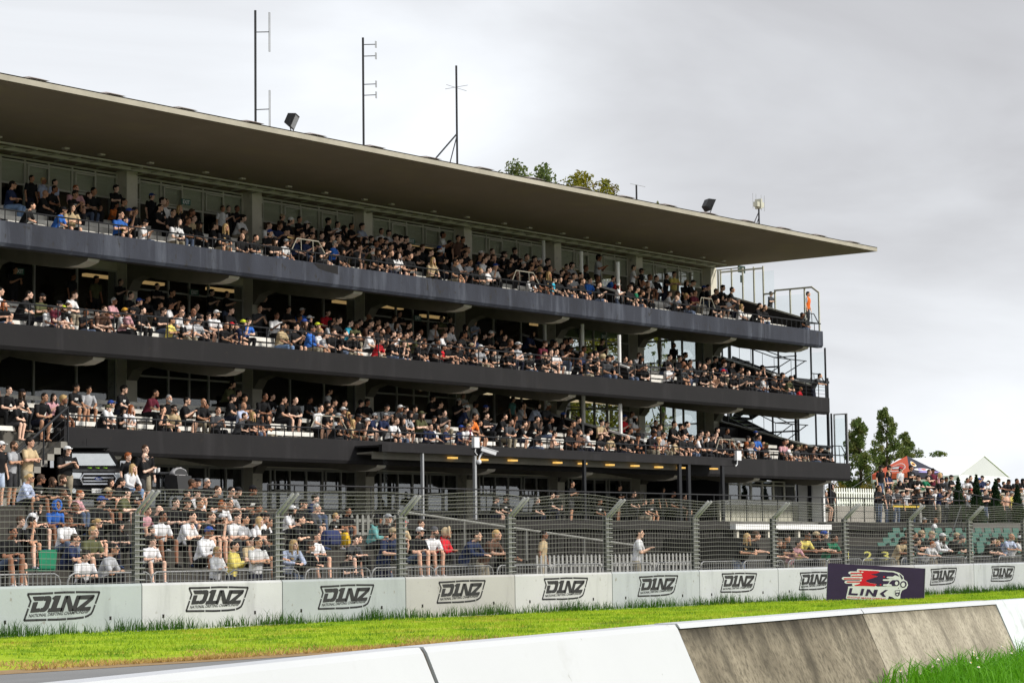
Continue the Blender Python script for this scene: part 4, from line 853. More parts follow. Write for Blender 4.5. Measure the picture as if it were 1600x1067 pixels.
for c, r in cl: m.tube([(c[0], c[1], 3.6), c], .03, 5)
m.build('stem', m_bark, o)

# ------------------------------------------------------------------ marquee and gazebo
m_canvas = M('white_canvas', (.78, .79, .80), .7, (.72, .73, .74), .4)
m_canvas_g = M('gable_canvas', (.47, .48, .49), .8, (.55, .56, .57), .5)
mx0, mx1, my, mz = at(1500, 740, 70).x, at(1577, 743, 70).x, 70.0, 3.7; ze, zr = at(1500, 741, 70).z, at(1538, 711, 70).z; xm = (mx0+mx1)/2
mo = empty('marquee', 'large white marquee with a pointed gable', 'marquee', (xm, my, mz)); D_ = 6.5
m = MB(); m.prism([(mx0-.15, ze-.05), (xm, zr), (mx1+.15, ze-.05), (mx1+.15, ze-.09), (xm, zr-.05), (mx0-.15, ze-.09)], lambda u, v, t: (u, t, v), my, my+D_); m.build('roof', m_canvas, mo)
m = MB(); m.prism([(mx0, ze-.1), (xm, zr-.08), (mx1, ze-.1)], lambda u, v, t: (u, t, v), my+.06, my+.09); m.build('gable', m_canvas_g, mo)
m = MB(); m.box(mx0-.15, my+.03, ze-.40, mx1+.15, my+.06, ze-.05); m.box(mx0-.16, my+.06, ze-.40, mx0-.13, my+D_, ze-.05); m.build('valance', m_canvas, mo)
for q in (mx0, xm, mx1-.1):
    for yy in (my+.1, my+D_/2, my+D_-.1): m = MB(); m.box(q, yy, mz-.3, q+.1, yy+.1, zr-.2 if q == xm else ze-.1); m.build('leg', m_alu, mo)
m = MB(); m.box(mx0+.05, my+D_-.2, mz-.2, mx1-.05, my+D_-.15, ze-.1); m.box(mx0-.02, my+4, mz-.2, mx0+.02, my+D_-.3, ze-.1); m.build('side_wall', m_canvas_g, mo)
gp = 64.0; gx = at(1417, 712, gp); gc = Vector((gx.x, gp, 0)); gz0 = 3.7; gtop = gx.z; ge = at(1390, 739, gp).z
m_or = M('orange_canopy', (.66, .13, .04), .6, (.60, .08, .04), 1.0); m_bk = M('navy_canopy', (.02, .02, .035), .6); m_or2 = M('amber_print', (.85, .40, .06), .6); m_wht = M('canopy_print_white', (.75, .72, .70), .6); m_pur = M('canopy_print_violet', (.30, .26, .55), .6); m_gry = M('canopy_print_grey', (.16, .14, .14), .6)
go = empty('gazebo', 'pop-up gazebo with one orange and one black printed canopy side', 'gazebo', (gc.x, gp, gz0)); az_ = math.atan2(gp, gc.x); rr = Vector((math.sin(az_), -math.cos(az_), 0)); vv = Vector((math.cos(az_), math.sin(az_), 0))
# corner towards the viewer, one on each side, one behind
def GP(a, b, z): return gc+rr*a+vv*b+Vector((0, 0, z))
Lc, Nc, Rc, Bc = GP(-2.05, .1, 0), GP(.15, -2.05, 0), GP(2.0, -.1, 0), GP(-.15, 2.05, 0); ap = gc+Vector((0, 0, gtop)); Z = lambda z: Vector((0, 0, z))
def panel(name, a, b, mt):
    m = MB(); m.add([a+Z(ge), b+Z(ge), ap], [(0, 1, 2)]); o_ = m.build(name, mt, go, fix=False); m = MB(); m.add([a+Z(ge-.30), b+Z(ge-.30), b+Z(ge), a+Z(ge)], [(0, 1, 2, 3)]); m.build('valance', mt, o_, fix=False); return o_
def onp(a, b, s, t, lift): # point on the panel: s along the eave, t up to the apex
    e0 = a+Z(ge); e1 = b+Z(ge); q = e0.lerp(e1, s).lerp(ap, t); n = (e1-e0).cross(ap-e0).normalized(); n = n if n.dot(EYE-q) > 0 else -n; return q+n*lift
pa = panel('canopy_side', Lc, Nc, m_or); pb = panel('canopy_side', Nc, Rc, m_bk); panel('canopy_side', Rc, Bc, m_or); panel('canopy_side', Bc, Lc, m_bk)
def ell(a, b, s0, t0, rs, rt, lift, n=22): return [onp(a, b, s0+rs*math.cos(6.2832*i/n), t0+rt*math.sin(6.2832*i/n), lift) for i in range(n)]
for (a, b, par, ops) in ((Lc, Nc, pa, [(m_wht, .57, .34, .30, .24, .006), (m_or, .57, .34, .27, .205, .010), (m_gry, .57, .32, .24, .10, .014), (m_wht, .57, .31, .20, .045, .018)]), (Nc, Rc, pb, [(m_wht, .30, .52, .14, .16, .006), (m_or2, .30, .52, .115, .12, .010), (m_bk, .30, .5, .08, .05, .014), (m_wht, .50, .20, .32, .07, .006), (m_pur, .62, .06, .34, .05, .008), (m_red, .55, .20, .10, .035, .012), (m_pur, .40, .21, .08, .04, .012)])):
    for mt, s0, t0, rs, rt, lf in ops: m = MB(); m.add(ell(a, b, s0, t0, rs, rt, lf), [tuple(range(22))]); m.build('print', mt, par, fix=False)
for c_ in (Lc, Nc, Rc, Bc): m = MB(); m.beam(c_+Z(gz0-.3), c_+Z(ge), .06, .06); m.build('leg', m_alu, go)
m = MB(); m.tube([Lc+Z(ge), Lc-rr*3.2+Z(gz0)], .012, 4); m.build('guy_rope', m_alu, go)

# ------------------------------------------------------------------ masts, floodlights, camera
def mast(label, x_, ytop, p, parts_):
    b = at(x_, 500, p); t = at(x_, ytop, p); b = Vector((b.x, p, 14.68)); t.z = t.z; o = empty('antenna_mast', label, 'antenna', b, None); m = MB(); m.tube([b-Vector((0, 0, .15)), Vector((b.x, p, t.z))], .038, 6); m.build('pole', m_darkw, o)
    return o, b, t
def dipole(o, b, y_, x_, l, zoff=0):
    z = at(x_, y_, b.y).z; m = MB(); m.tube([(b.x, b.y, z-.02), (b.x+.42*1.2, b.y-.1, z+.06)], .015, 5); m.build('arm', m_darkw, o); m = MB(); c_ = Vector((b.x+.52, b.y-.1, z+.06))
    m.tube([c_+Vector((-.02, 0, -l/2)), c_+Vector((-.02, 0, l/2)), c_+Vector((.03, 0, l/2)), c_+Vector((.03, 0, -l/2))], .012, 5, closed=True); m.build('dipole', m_steel, o)
o, b, t = mast('tall antenna mast with two long folded side dipoles, nearest the floodlight', 400, 17, 49.3, 0); dipole(o, b, 50, 400, 1.25); dipole(o, b, 171, 400, 1.2)
o, b, t = mast('antenna mast with four short side dipoles, middle of the three tall ones', 570, 60, 49.3, 0)
for y_ in (70, 88, 132, 149): dipole(o, b, y_, 570, .22)
o, b, t = mast('braced whip antenna mast with a diagonal stay, above the middle of the roof', 717, 104, 49.3, 0); z = t.z-1.3
m = MB(); m.tube([(b.x, 49.3, b.z+1.15), (b.x-1.15, 49.5, b.z)], .03, 5); m.tube([(b.x, 49.3, b.z+1.1), (b.x-.9, 48.9, b.z-.05)], .02, 5); m.build('stay', m_darkw, o); m = MB(); m.tube([(b.x-.55, 49.3, z+.55), (b.x+.55, 49.3, z+.5)], .008, 4); m.tube([(b.x, 48.8, z+.55), (b.x, 49.8, z+.55)], .008, 4); m.build('ground_plane', m_steel, o)
o, b, t = mast('short thin antenna above the yellowing treetop', 998, 290, 49.3, 0); m = MB(); m.tube([(b.x-.4, 49.3, t.z), (b.x+.6, 49.3, t.z)], .008, 4); m.build('ground_plane', m_steel, o)
o, b, t = mast('small tripod antenna with a boxed head near the far roof corner', 1189.5, 318, 49.3, 0)
m = MB(); m.tube([(b.x, 49.3, b.z+.62), (b.x-.9, 49.0, b.z+.0)], .02, 5); m.tube([(b.x, 49.3, b.z+.4), (b.x+.2, 49.6, b.z)], .015, 5); m.build('stay', m_darkw, o)
m = MB(); zz = t.z; m.box(b.x-.26, 49.2, zz-.18, b.x+.26, 49.4, zz+.02); m.box(b.x-.05, 49.15, zz-.25, b.x+.05, 49.45, zz+.15); m.build('antenna_box', m_frame, o)
m = MB()
for q in (-.45, -.2, .2, .45): m.tube([(b.x+q, 49.3, zz-.3), (b.x+q, 49.3, zz+.35)], .008, 4)
m.build('element', m_steel, o)
m_lens = M('lamp_glass', (.20, .22, .24), .15, spec=.6)
def floodlight(label, x_, y_, p, yaw, tilt):
    c_ = at(x_, y_, p); o = empty('floodlight', label, 'floodlight', (c_.x, p, 14.7), 'floodlights on the roof edge'); rot = Matrix.Rotation(yaw, 3, 'Z') @ Matrix.Rotation(tilt, 3, 'X'); w, h, d = .62, .48, .20
    def T(q): return c_+rot @ Vector(q)
    m = MB(); vs = [T(q) for q in ((-w/2, -d/2, -h/2), (w/2, -d/2, -h/2), (w/2, -d/2, h/2), (-w/2, -d/2, h/2), (-w*.33, d*.8, -h*.33), (w*.33, d*.8, -h*.33), (w*.33, d*.8, h*.33), (-w*.33, d*.8, h*.33))]
    m.add(vs, [(0, 1, 2, 3), (7, 6, 5, 4), (0, 4, 5, 1), (1, 5, 6, 2), (2, 6, 7, 3), (3, 7, 4, 0)]); m.build('housing', m_black, o)
    m = MB(); m.add([T(q) for q in ((-w*.42, -d/2-.006, -h*.4), (w*.42, -d/2-.006, -h*.4), (w*.42, -d/2-.006, h*.4), (-w*.42, -d/2-.006, h*.4))], [(0, 1, 2, 3)]); m.build('lens', m_lens, o, fix=False)
    m = MB(); 
    for s in (-1, 1): m.tube([T((s*(w/2+.03), 0, 0)), T((s*(w/2+.03), 0, 0))*.5+(c_-Z(.38)+rot@Vector((s*.3, 0, 0)))*.5, c_-Z(.38)+rot@Vector((s*.1, 0, 0))], .018, 5)
    m.tube([c_-Z(.38), c_-Z(.42)+Vector((-.55, .25, -.12)), Vector((c_.x-.6, p+.3, 14.62))], .03, 6); m.build('bracket', m_darkw, o)
floodlight('black floodlight beside the tallest mast, its glass facing the track', 456, 189, 48.9, .55, .42)
floodlight('black floodlight near the far roof corner, tilted upward', 1107, 320, 48.9, 1.0, .45)
m_cam = M('camera_white', (.72, .73, .74), .4)
c_ = at(757, 704, 49.55); o = empty('security_camera', 'white security camera on a bracket at the veranda edge', 'camera', c_)
m = MB(); m.beam(c_+Vector((-.12, .05, .06)), c_+Vector((.30, -.26, -.10)), .14, .13); m.beam(c_+Vector((-.14, .06, .15)), c_+Vector((.36, -.30, -.03)), .17, .02); m.build('body', m_cam, o)
m = MB(); m.tube([c_+Vector((0, .05, -.02)), c_+Vector((-.12, .1, -.18)), c_+Vector((-.16, .12, -.28))], .03, 6); m.sphere(c_+Vector((-.16, .12, -.38)), .09, 10, 8); m.tube([c_+Vector((-.3, .12, .2)), c_+Vector((-.38, .12, -.05)), c_+Vector((-.25, .12, -.15))], .018, 5); m.build('bracket', m_cam, o)
m = MB(); q = c_+Vector((-.36, .1, .30)); m.box(q.x-.14, q.y-.06, q.z-.2, q.x+.14, q.y+.06, q.z+.16); m.build('junction_box', m_cam, o)
c_ = at(1153, 712, 49.55); o = empty('security_camera', 'small white camera box hanging at the far end of the veranda beam', 'camera', c_); m = MB(); m.box(c_.x-.15, 49.5, c_.z-.18, c_.x+.18, 49.62, c_.z+.2); m.build('body', m_cam, o); m = MB(); m.tube([c_+Vector((-.05, 0, -.15)), c_+Vector((-.08, 0, -.35)), c_+Vector((-.2, 0, -.42))], .025, 5); m.build('bracket', m_cam, o)

# ------------------------------------------------------------------ pick-up truck on the terrace
m_car = M('car_paint_black', (.010, .010, .011), .35, spec=.25); m_chrome = M('chrome', (.62, .63, .65), .2, metal=.8); m_tyre = M('tyre', (.015, .015, .015), .9); m_cglass = M('car_glass', (.62, .66, .69), .12, metal=.25, spec=.8); m_hl = M('headlamp', (.55, .58, .60), .15, spec=.8); m_neon = M('neon_green', (.35, .75, .03), .6); m_oval = M('badge_blue', (.02, .04, .16), .3); m_plate = M('number_plate', (.75, .75, .74), .5)
def truck(loc, yaw):
    o = empty('pickup_truck', 'black pick-up truck with a roof rack parked on the terrace facing the track', 'pickup truck', loc, None, yaw)
    def P(name, mb, mt, par=o, **k): ob = mb.build(name, mt, None, **k); ob.parent = par; return ob
    # local: front at -Y, width along X
    m = MB(); W_ = .93
    hood = [(-2.62, .55), (-2.66, .72), (-2.60, 1.02), (-2.48, 1.10), (-1.55, 1.22), (-1.50, .55)]
    m.prism(hood, lambda u, v, t: (t*(1-.05*max(0, (-1.9-u))), u, v), -W_, W_)
    m.prism([(-1.55, .45), (-1.55, 1.22), (-1.45, 1.24), (2.6, 1.24), (2.66, .6), (2.5, .45)], lambda u, v, t: (t, u, v), -W_, W_)
    m.prism([(-2.70, .42), (-2.74, .62), (-2.64, .66), (-2.2, .6), (-2.2, .42)], lambda u, v, t: (t, u, v), -W_-.01, W_+.01)
    m.prism([(-1.45, 1.235), (-.62, 1.74), (-.3, 1.80), (.85, 1.78), (1.0, 1.235)], lambda u, v, t: (t*(1-.16*max(0, v-1.24)/.5), u, v), -W_+.04, W_-.04)
    body = P('body', m, m_car)
    m = MB(); z0, z1 = 1.29, 1.72; m.add([(-.74, -1.36, z0+.02), (.74, -1.36, z0+.02), (.63, -.76, z1-.04), (-.63, -.76, z1-.04)], [(0, 1, 2, 3)]); 
    v = Vector((0, -.57, .82)).normalized()*.012; m.v = [tuple(Vector(q)+v) for q in m.v]; P('windscreen', m, m_cglass, fix=False)
    for s in (-1, 1):
        m = MB(); m.add([(s*.888, -1.15, 1.30), (s*.888, -.15, 1.30), (s*.80, -.25, 1.70), (s*.80, -.55, 1.70)], [(0, 1, 2, 3)]); m.add([(s*.888, -.08, 1.30), (s*.888, .75, 1.30), (s*.80, .68, 1.70), (s*.80, -.18, 1.70)], [(0, 1, 2, 3)]); P('side_window', m, m_cglass, fix=False)
        m = MB(); m.box(s*.95-.08, -1.30, 1.26, s*.95+.20*s+.02, -1.18, 1.46); P('wing_mirror', m, m_chrome)
        m = MB(); m.add([(s*.50, -2.655, .90), (s*.90, -2.56, .92), (s*.90, -2.54, 1.08), (s*.46, -2.63, 1.06), (s*.86, -2.3, .95), (s*.86, -2.3, 1.06)], [(0, 1, 2, 3), (1, 4, 5, 2)]); m.v = [(q[0], q[1]-.035, q[2]) for q in m.v]; P('headlight', m, m_hl, fix=False)
        m = MB(); m.tube([(s*.70, -2.75, .56), (s*.70, -2.70, .56)], .07, 10); P('fog_lamp', m, m_hl)
        for yy in (-1.75, 1.55):
            m = MB(); m.tube([(s*.70, yy, .38), (s*.72, yy, .38), (s*.93, yy, .38), (s*.95, yy, .38)], [.30, .38, .38, .30], 20); w_ = P('wheel', m, m_tyre); m = MB(); m.tube([(s*.955, yy, .38), (s*.965, yy, .38)], .24, 14); P('rim', m, m_chrome, w_)
    m = MB(); m.tube([(-.44, -2.70, .74), (-.50, -2.70, .88), (-.42, -2.70, 1.02), (.42, -2.70, 1.02), (.50, -2.70, .88), (.44, -2.70, .74)], .032, 6, closed=True); m.box(-.42, -2.71, .905, .42, -2.675, .945); m.box(-.42, -2.71, .82, .42, -2.675, .85); gr = P('grille', m, m_chrome)
    m = MB(); m.tube([(0, -2.70, .90), (0, -2.725, .90)], .115, 18); m.v = [(q[0], q[1], .90+(q[2]-.90)*.42) for q in m.v]; bd = P('badge', m, m_oval, gr)
    m = MB(); put_text(m, 'Ford', (-.075, -2.728, .875), (1, 0, 0), (0, 0, 1), .055, .15, shear=.3); ob = m.build('lettering', m_plate, None, fix=False); ob.parent = gr
    m = MB(); m.box(-.20, -2.765, .50, .20, -2.755, .62); pl = P('number_plate', m, m_plate); m = MB(); put_text(m, '6347', (-.10, -2.768, .53), (1, 0, 0), (0, 0, 1), .06, .26, bold=.01); ob = m.build('lettering', m_black, None, fix=False); ob.parent = pl
    m = MB(); m.box(-.70, -.62, 1.86, .70, 1.1, 1.93); 
    for yy in (-.4, .8): m.box(-.66, yy, 1.77, -.6, yy+.06, 1.87); m.box(.6, yy, 1.77, .66, yy+.06, 1.87)
    P('roof_rack', m, m_black)
    m = MB(); m.tube([(.1, -.2, 1.93), (.1, -.2, 2.15)], .012, 4); P('aerial', m, m_black)
    for q in (-.16, .06, .28): m = MB(); m.add([(q, -1.72, 1.235), (q+.15, -1.72, 1.235), (q+.10, -1.9, 1.214), (q+.07, -2.0, 1.203), (q+.05, -1.85, 1.22)], [(0, 1, 2, 3, 4)]); m.v = [(a, b, c+.012) for a, b, c in m.v]; P('bonnet_decal', m, m_neon, fix=False)
    return o
tc_ = at(147, 760, 47.6); truck((tc_.x+2.6, 51.0, GZL), -.56)

# ------------------------------------------------------------------ loose things on the terrace and the bank
c_ = at(247, 740, 47.6); o = empty('bar_table', 'tall round black bar table with drinks, beside the truck', 'table', (c_.x, 47.6, GZL)); tz = c_.z
m = MB(); m.tube([(c_.x, 47.6, tz-.02), (c_.x, 47.6, tz+.02)], .40, 20); m.build('table_top', m_darkw, o); m = MB(); m.tube([(c_.x, 47.6, GZL+.02), (c_.x, 47.6, tz-.02)], [.08, .05], 10); m.build('stem', m_darkw, o); m = MB(); m.tube([(c_.x, 47.6, GZL), (c_.x, 47.6, GZL+.03)], .3, 16); m.build('foot', m_darkw, o)
for q, lab in ((-.22, 'clear plastic cup standing on the bar table'), (-.08, 'second clear cup on the bar table beside a dark bottle')):
    m = MB(); m.tube([(c_.x+q, 47.5, tz+.021), (c_.x+q, 47.5, tz+.16)], [.035, .045], 10); tag(m.build('cup', m_plate), lab, 'cup')
c_ = at(279, 757, 46.9); o = empty('pushchair', 'black pushchair with a pale grey sun hood', 'pushchair', (c_.x, 46.9, GZ)); x, y, z = c_.x, 46.9, GZL
m = MB(); pts = [(x+.34*math.sin(a), y-.1*math.cos(a)-.12, z+.95+.32*math.cos(a)) for a in [R(-100+20*i) for i in range(9)]]
for k in range(6): pass
m.sphere((x, y-.02, z+.98), (.29, .26, .20), 16, 10); m.v = [q if q[2] > z+.98 else (q[0], q[1], z+.98-(z+.98-q[2])*.15) for q in m.v]; m.v = [(q[0], max(q[1], y-.10+.25*(q[2]-z-.98)), q[2]+.02*math.sin((q[0]-x)*40)) for q in m.v]; m.build('hood', M('hood_grey', (.34, .33, .34), .8, (.22, .22, .22), 9), o, smooth=True); m = MB(); m.add([(x+.24*math.cos(t_), y-.115+.25*max(0, .15*math.sin(t_)), z+.99+.16*math.sin(t_)) for t_ in [math.pi*k/10 for k in range(11)]], [tuple(range(11))]); m.build('hood_lining', m_black, o, fix=False)
m = MB(); m.prism([(y-.3, z+.45), (y-.22, z+.95), (y+.25, z+.98), (y+.28, z+.55), (y+.1, z+.4)], yz, x-.28, x+.28); m.build('seat', m_black, o)
m = MB()
for s in (-.27, .27): m.tube([(x+s, y-.35, z+.12), (x+s, y+.25, z+.75), (x+s, y+.5, z+1.05)], .018, 6); m.tube([(x+s, y+.35, z+.12), (x+s, y-.1, z+.5)], .018, 6)
m.tube([(x-.27, y+.5, z+1.05), (x+.27, y+.5, z+1.05)], .02, 6); m.build('frame', m_darkw, o)
for sx in (-.27, .27):
    for sy in (-.35, .35): m = MB(); m.tube([(x+sx-.02, y+sy, z+.12), (x+sx+.02, y+sy, z+.12)], .12, 14); m.build('wheel', m_tyre, o)
c_ = at(75, 872, 35.9); o = empty('folding_chair', 'green canvas folding chair facing away at the front of the bank', 'chair', (c_.x, 35.9, .1)); m = MB(); x, y = c_.x, 35.9; zb_ = at(75, 888, 35.9).z; zt__ = at(75, 859, 35.9).z
m.prism([(x-.24, zt__), (x+.24, zt__+.01), (x+.20, zb_), (x-.20, zb_)], lambda u, v, t: (u, t, v), y, y+.03); m.build('back', M('green_canvas', (.01, .20, .10), .8, (.008, .14, .07), 5), o)
m = MB(); m.box(x-.22, y+.03, zb_-.05, x+.22, y+.45, zb_); m.build('seat', M('green_canvas_seat', (.01, .17, .09), .8), o)
for sx in (-.22, .22): m = MB(); m.tube([(x+sx, y, .08), (x+sx, y+.45, zb_)], .012, 5); m.tube([(x+sx, y+.45, .08), (x+sx, y, zt__)], .012, 5); m.build('leg', m_black, o)
def bag(label, x_, y_, p, col, w=.34, h=.42, name='backpack'):
    c_ = at(x_, y_, p); o = empty(name, label, 'bag', (c_.x, p, c_.z-h/2)); m = MB(); m.sphere((c_.x, p, c_.z), (w/2, .13, h/2), 14, 10); m.v = [(c_.x+max(-w*.42, min(w*.42, (q[0]-c_.x)*1.25)), p+max(-.12, min(.12, (q[1]-p)*1.3)), c_.z+max(-h*.45, min(h*.47, (q[2]-c_.z)*1.2))) for q in m.v]; m.build('sack', M('bag_cloth', col, .8), o, smooth=True)
    m = MB(); m.box(c_.x-w*.3, p-.16, c_.z-h*.32, c_.x+w*.3, p-.12, c_.z+.02); m.build('pocket', M('bag_pocket', tuple(v*.7 for v in col), .8), o); m = MB(); m.tube([(c_.x-.06, p, c_.z+h*.44), (c_.x-.05, p, c_.z+h*.56), (c_.x+.05, p, c_.z+h*.56), (c_.x+.06, p, c_.z+h*.44)], .012, 5); m.build('strap', m_black, o)
bag('navy and red backpack lying beside the man in the grey hooded top', 517, 841, 37.4, (.02, .03, .10), .6, .42); bag('small yellow bottle bag next to the navy backpack', 538, 842, 37.3, (.75, .45, .02), .14, .34, 'bottle_bag')
c_ = at(1420, 791, 46.8); m = MB(); m.beam(c_+Vector((-1.4, 0, 0)), c_+Vector((1.4, .0, -.0)), .05, .09); tag(m.build('tape_roll', M('tape_yellow', (.8, .55, .03), .6)), 'yellow tape wound on the dark rail before the standing crowd', 'tape')
# ------------------------------------------------------------------ people: pose prototypes
m_skin = MOBJ('skin', .55, .18, 14, sss=.0, spec=.25); m_cloth = MOBJ('cloth', .85, .35, 7, printed=True); m_hairm = MOBJ('hair', .6, .35, 26); m_eye = M('eye_dark', (.02, .015, .012), .3); m_lip = M('lips', (.28, .10, .08), .5); m_shade = M('sunglass_lens', (.008, .008, .010), .15, spec=.7); m_shoe = MOBJ('shoe', .6, .2, 8)
V3 = Vector
def loft(mb, pts, rad, n=12, up=None):
    """closed tapered tube; rad entries are r or (rx, ry); ellipse axes: rx along X as far as possible"""
    pts = [V3(p) for p in pts]; m = len(pts); rings = []
    for i, p in enumerate(pts):
        d = (pts[min(i+1, m-1)]-pts[max(i-1, 0)]).normalized(); a = V3((1, 0, 0)); a = a-d*a.dot(d)
        if a.length < .2: a = V3((0, 1, 0)); a = a-d*a.dot(d)
        a.normalize(); b = d.cross(a); r = rad[i]; rx, ry = r if isinstance(r, tuple) else (r, r); rings.append((p, a, b, d, rx, ry))
    p, a, b, d, rx, ry = rings[0]; full = [(p-d*.6*min(rx, ry), a, b, rx*.6, ry*.6)]+[(q[0], q[1], q[2], q[4], q[5]) for q in rings]
    p, a, b, d, rx, ry = rings[-1]; full.append((p+d*.6*min(rx, ry), a, b, rx*.6, ry*.6)); o = len(mb.v)
    for p, a, b, rx, ry in full:
        for k in range(n): t = 2*math.pi*k/n; mb.v.append(tuple(p+a*rx*math.cos(t)+b*ry*math.sin(t)))
    m = len(full)
    for i in range(m-1):
        for k in range(n): mb.f.append((o+i*n+k, o+i*n+(k+1) % n, o+(i+1)*n+(k+1) % n, o+(i+1)*n+k)); mb.mi.append(0)
    mb.f.append(tuple(o+k for k in reversed(range(n)))); mb.mi.append(0); mb.f.append(tuple(o+(m-1)*n+k for k in range(n))); mb.mi.append(0)
def remesh(mb, vox, name, smooth=2):
    me = mb.mesh(name, []); o = bpy.data.objects.new(name, me); COL.objects.link(o)
    md = o.modifiers.new('r', 'REMESH'); md.mode = 'VOXEL'; md.voxel_size = vox; s = o.modifiers.new('s', 'SMOOTH'); s.factor = .5; s.iterations = smooth
    dg = bpy.context.evaluated_depsgraph_get(); out = bpy.data.meshes.new_from_object(o.evaluated_get(dg)); out.name = name
    bpy.data.objects.remove(o); bpy.data.meshes.remove(me); out.polygons.foreach_set('use_smooth', [True]*len(out.polygons)); return out
# a pose: joints in metres; the person faces -Y; z=0 is the floor under the feet
def P_sit(lean=.0, low=0.0, knees=.12, arms='knees', kneez=.52, turn=6, footy=-.37):
    h = .45-low; c = dict(pel=(0, 0, h+.09), wai=(0, -.03-lean*.3, h+.26), che=(0, -.05-lean*.75, h+.43), nek=(0, -.07-lean*1.0, h+.58), head=(.01, -.115-lean*1.25, h+.735))
    for s, S in ((-1, 'R'), (1, 'L')):
        c['hip'+S] = (s*.095, -.02, h+.06); c['kne'+S] = (s*(knees+.02), -.44, max(kneez-low*.0, h+.08) if not low else kneez); c['ank'+S] = (s*(knees-.01), footy, .09); c['sho'+S] = (s*.185, -.065-lean*.9, h+.515)
    hy = -.40
    if arms == 'knees':
        for s, S in ((-1, 'R'), (1, 'L')): c['elb'+S] = (s*.245, -.20-lean*.6, h+.26); c['wri'+S] = (s*.12, -.37, max(h+.20, kneez+.10))
    elif arms == 'clasp':
        for s, S in ((-1, 'R'), (1, 'L')): c['elb'+S] = (s*.23, -.26-lean*.5, h+.24); c['wri'+S] = (s*.045, -.42-lean*.1, max(h+.22, kneez+.08))
    elif arms == 'cross':
        c['elbR'] = (-.25, -.17-lean*.8, h+.28); c['elbL'] = (.25, -.17-lean*.8, h+.28); c['wriR'] = (.06, -.27-lean, h+.33); c['wriL'] = (-.06, -.29-lean, h+.30)
    elif arms == 'face':
        c['elbR'] = (-.20, -.32-lean*.6, h+.24); c['wriR'] = (-.07, -.21-lean*1.2, h+.58); c['elbL'] = (.24, -.18-lean*.7, h+.27); c['wriL'] = (.0, -.34, h+.26)
    elif arms == 'phone':
        for s, S in ((-1, 'R'), (1, 'L')): c['elb'+S] = (s*.22, -.18-lean*.6, h+.25); c['wri'+S] = (s*.06, -.36-lean*.5, h+.40)
    c['turn'] = turn; c['tilt'] = -4; return c
def P_stand(arms='side', lean=0.0, turn=22, step=.0):
    c = dict(pel=(0, .03+lean*.2, .93), wai=(0, .0-lean*.1, 1.12), che=(0, -.02-lean*.6, 1.29), nek=(0, -.035-lean*.95, 1.45-lean*.16), head=(.005, -.06-lean*1.2, 1.605-lean*.22))
    for s, S in ((-1, 'R'), (1, 'L')):
        c['hip'+S] = (s*.095, .03+lean*.2, .90); c['kne'+S] = (s*.11, -.01+lean*.1+s*step, .50); c['ank'+S] = (s*.12, .03+s*step*1.2, .09); c['sho'+S] = (s*.19, -.03-lean*.85, 1.39-lean*.14)
    if arms == 'side':
        for s, S in ((-1, 'R'), (1, 'L')): c['elb'+S] = (s*.25, .0, 1.12); c['wri'+S] = (s*.26, -.07, .88)
    elif arms == 'rail':
        for s, S in ((-1, 'R'), (1, 'L')): c['elb'+S] = (s*.25, -.17-lean*.8, 1.14); c['wri'+S] = (s*.09, -.36-lean*.85, 1.13)
    elif arms == 'cross':
        c['elbR'] = (-.25, -.13-lean, 1.15); c['elbL'] = (.25, -.13-lean, 1.15); c['wriR'] = (.07, -.21-lean, 1.20); c['wriL'] = (-.07, -.23-lean, 1.17)
    elif arms == 'phone':
        for s, S in ((-1, 'R'), (1, 'L')): c['elb'+S] = (s*.23, -.12-lean, 1.13); c['wri'+S] = (s*.06, -.32-lean, 1.24)
    elif arms == 'up':
        for s, S in ((-1, 'R'), (1, 'L')): c['elb'+S] = (s*.24, -.22-lean, 1.32); c['wri'+S] = (s*.09, -.24-lean, 1.55)
    c['turn'] = turn; c['tilt'] = -3; return c
POSES = {'sit_knees': P_sit(.06), 'sit_clasp': P_sit(.20, arms='clasp'), 'sit_cross': P_sit(.03, arms='cross', turn=14), 'sit_face': P_sit(.12, arms='face', turn=16), 'sit_phone': P_sit(.05, arms='phone', turn=-4),
         'low_knees': P_sit(.14, low=.06, arms='clasp', kneez=.60, footy=-.46), 'low_cross': P_sit(.08, low=.06, arms='knees', kneez=.58, footy=-.50, turn=14, knees=.20), 'low_face': P_sit(.16, low=.06, arms='face', kneez=.60, footy=-.44, turn=10),
         'lean_rail': P_stand('rail', .22, turn=12), 'stand_side': P_stand('side', turn=12), 'stand_cross': P_stand('cross', turn=8), 'stand_phone': P_stand('phone', turn=2, step=.05), 'stand_up': P_stand('up', turn=10)}
HEADLOC = {}
def headmat(c): return Matrix.Translation(V3(c['head'])) @ Matrix.Rotation(R(c['turn']), 4, 'Z') @ Matrix.Rotation(R(c['tilt']), 4, 'X')
def add_xf(mb, sub, M4): mb.add([M4 @ V3(v) for v in sub.v], sub.f)
def head_shape():
    m = MB(); m.sphere((0, .008, .022), (.076, .096, .100), 18, 12); m.sphere((0, -.024, -.052), (.058, .066, .064), 14, 10); m.sphere((0, -.052, -.088), (.032, .034, .028), 10, 8)
    loft(m, [(0, -.086, .022), (0, -.106, -.020)], [.010, .018], 8)
    for s in (-1, 1): m.sphere((s*.078, .012, .0), (.011, .022, .033), 8, 6); m.sphere((s*.04, -.068, -.02), (.026, .024, .022), 8, 6)
    m.sphere((0, -.08, .034), (.048, .016, .012), 10, 6); m.sphere((0, -.085, -.055), (.026, .012, .012), 8, 6); return m
def arm_pts(c, S): return V3(c['sho'+S]), V3(c['elb'+S]), V3(c['wri'+S])
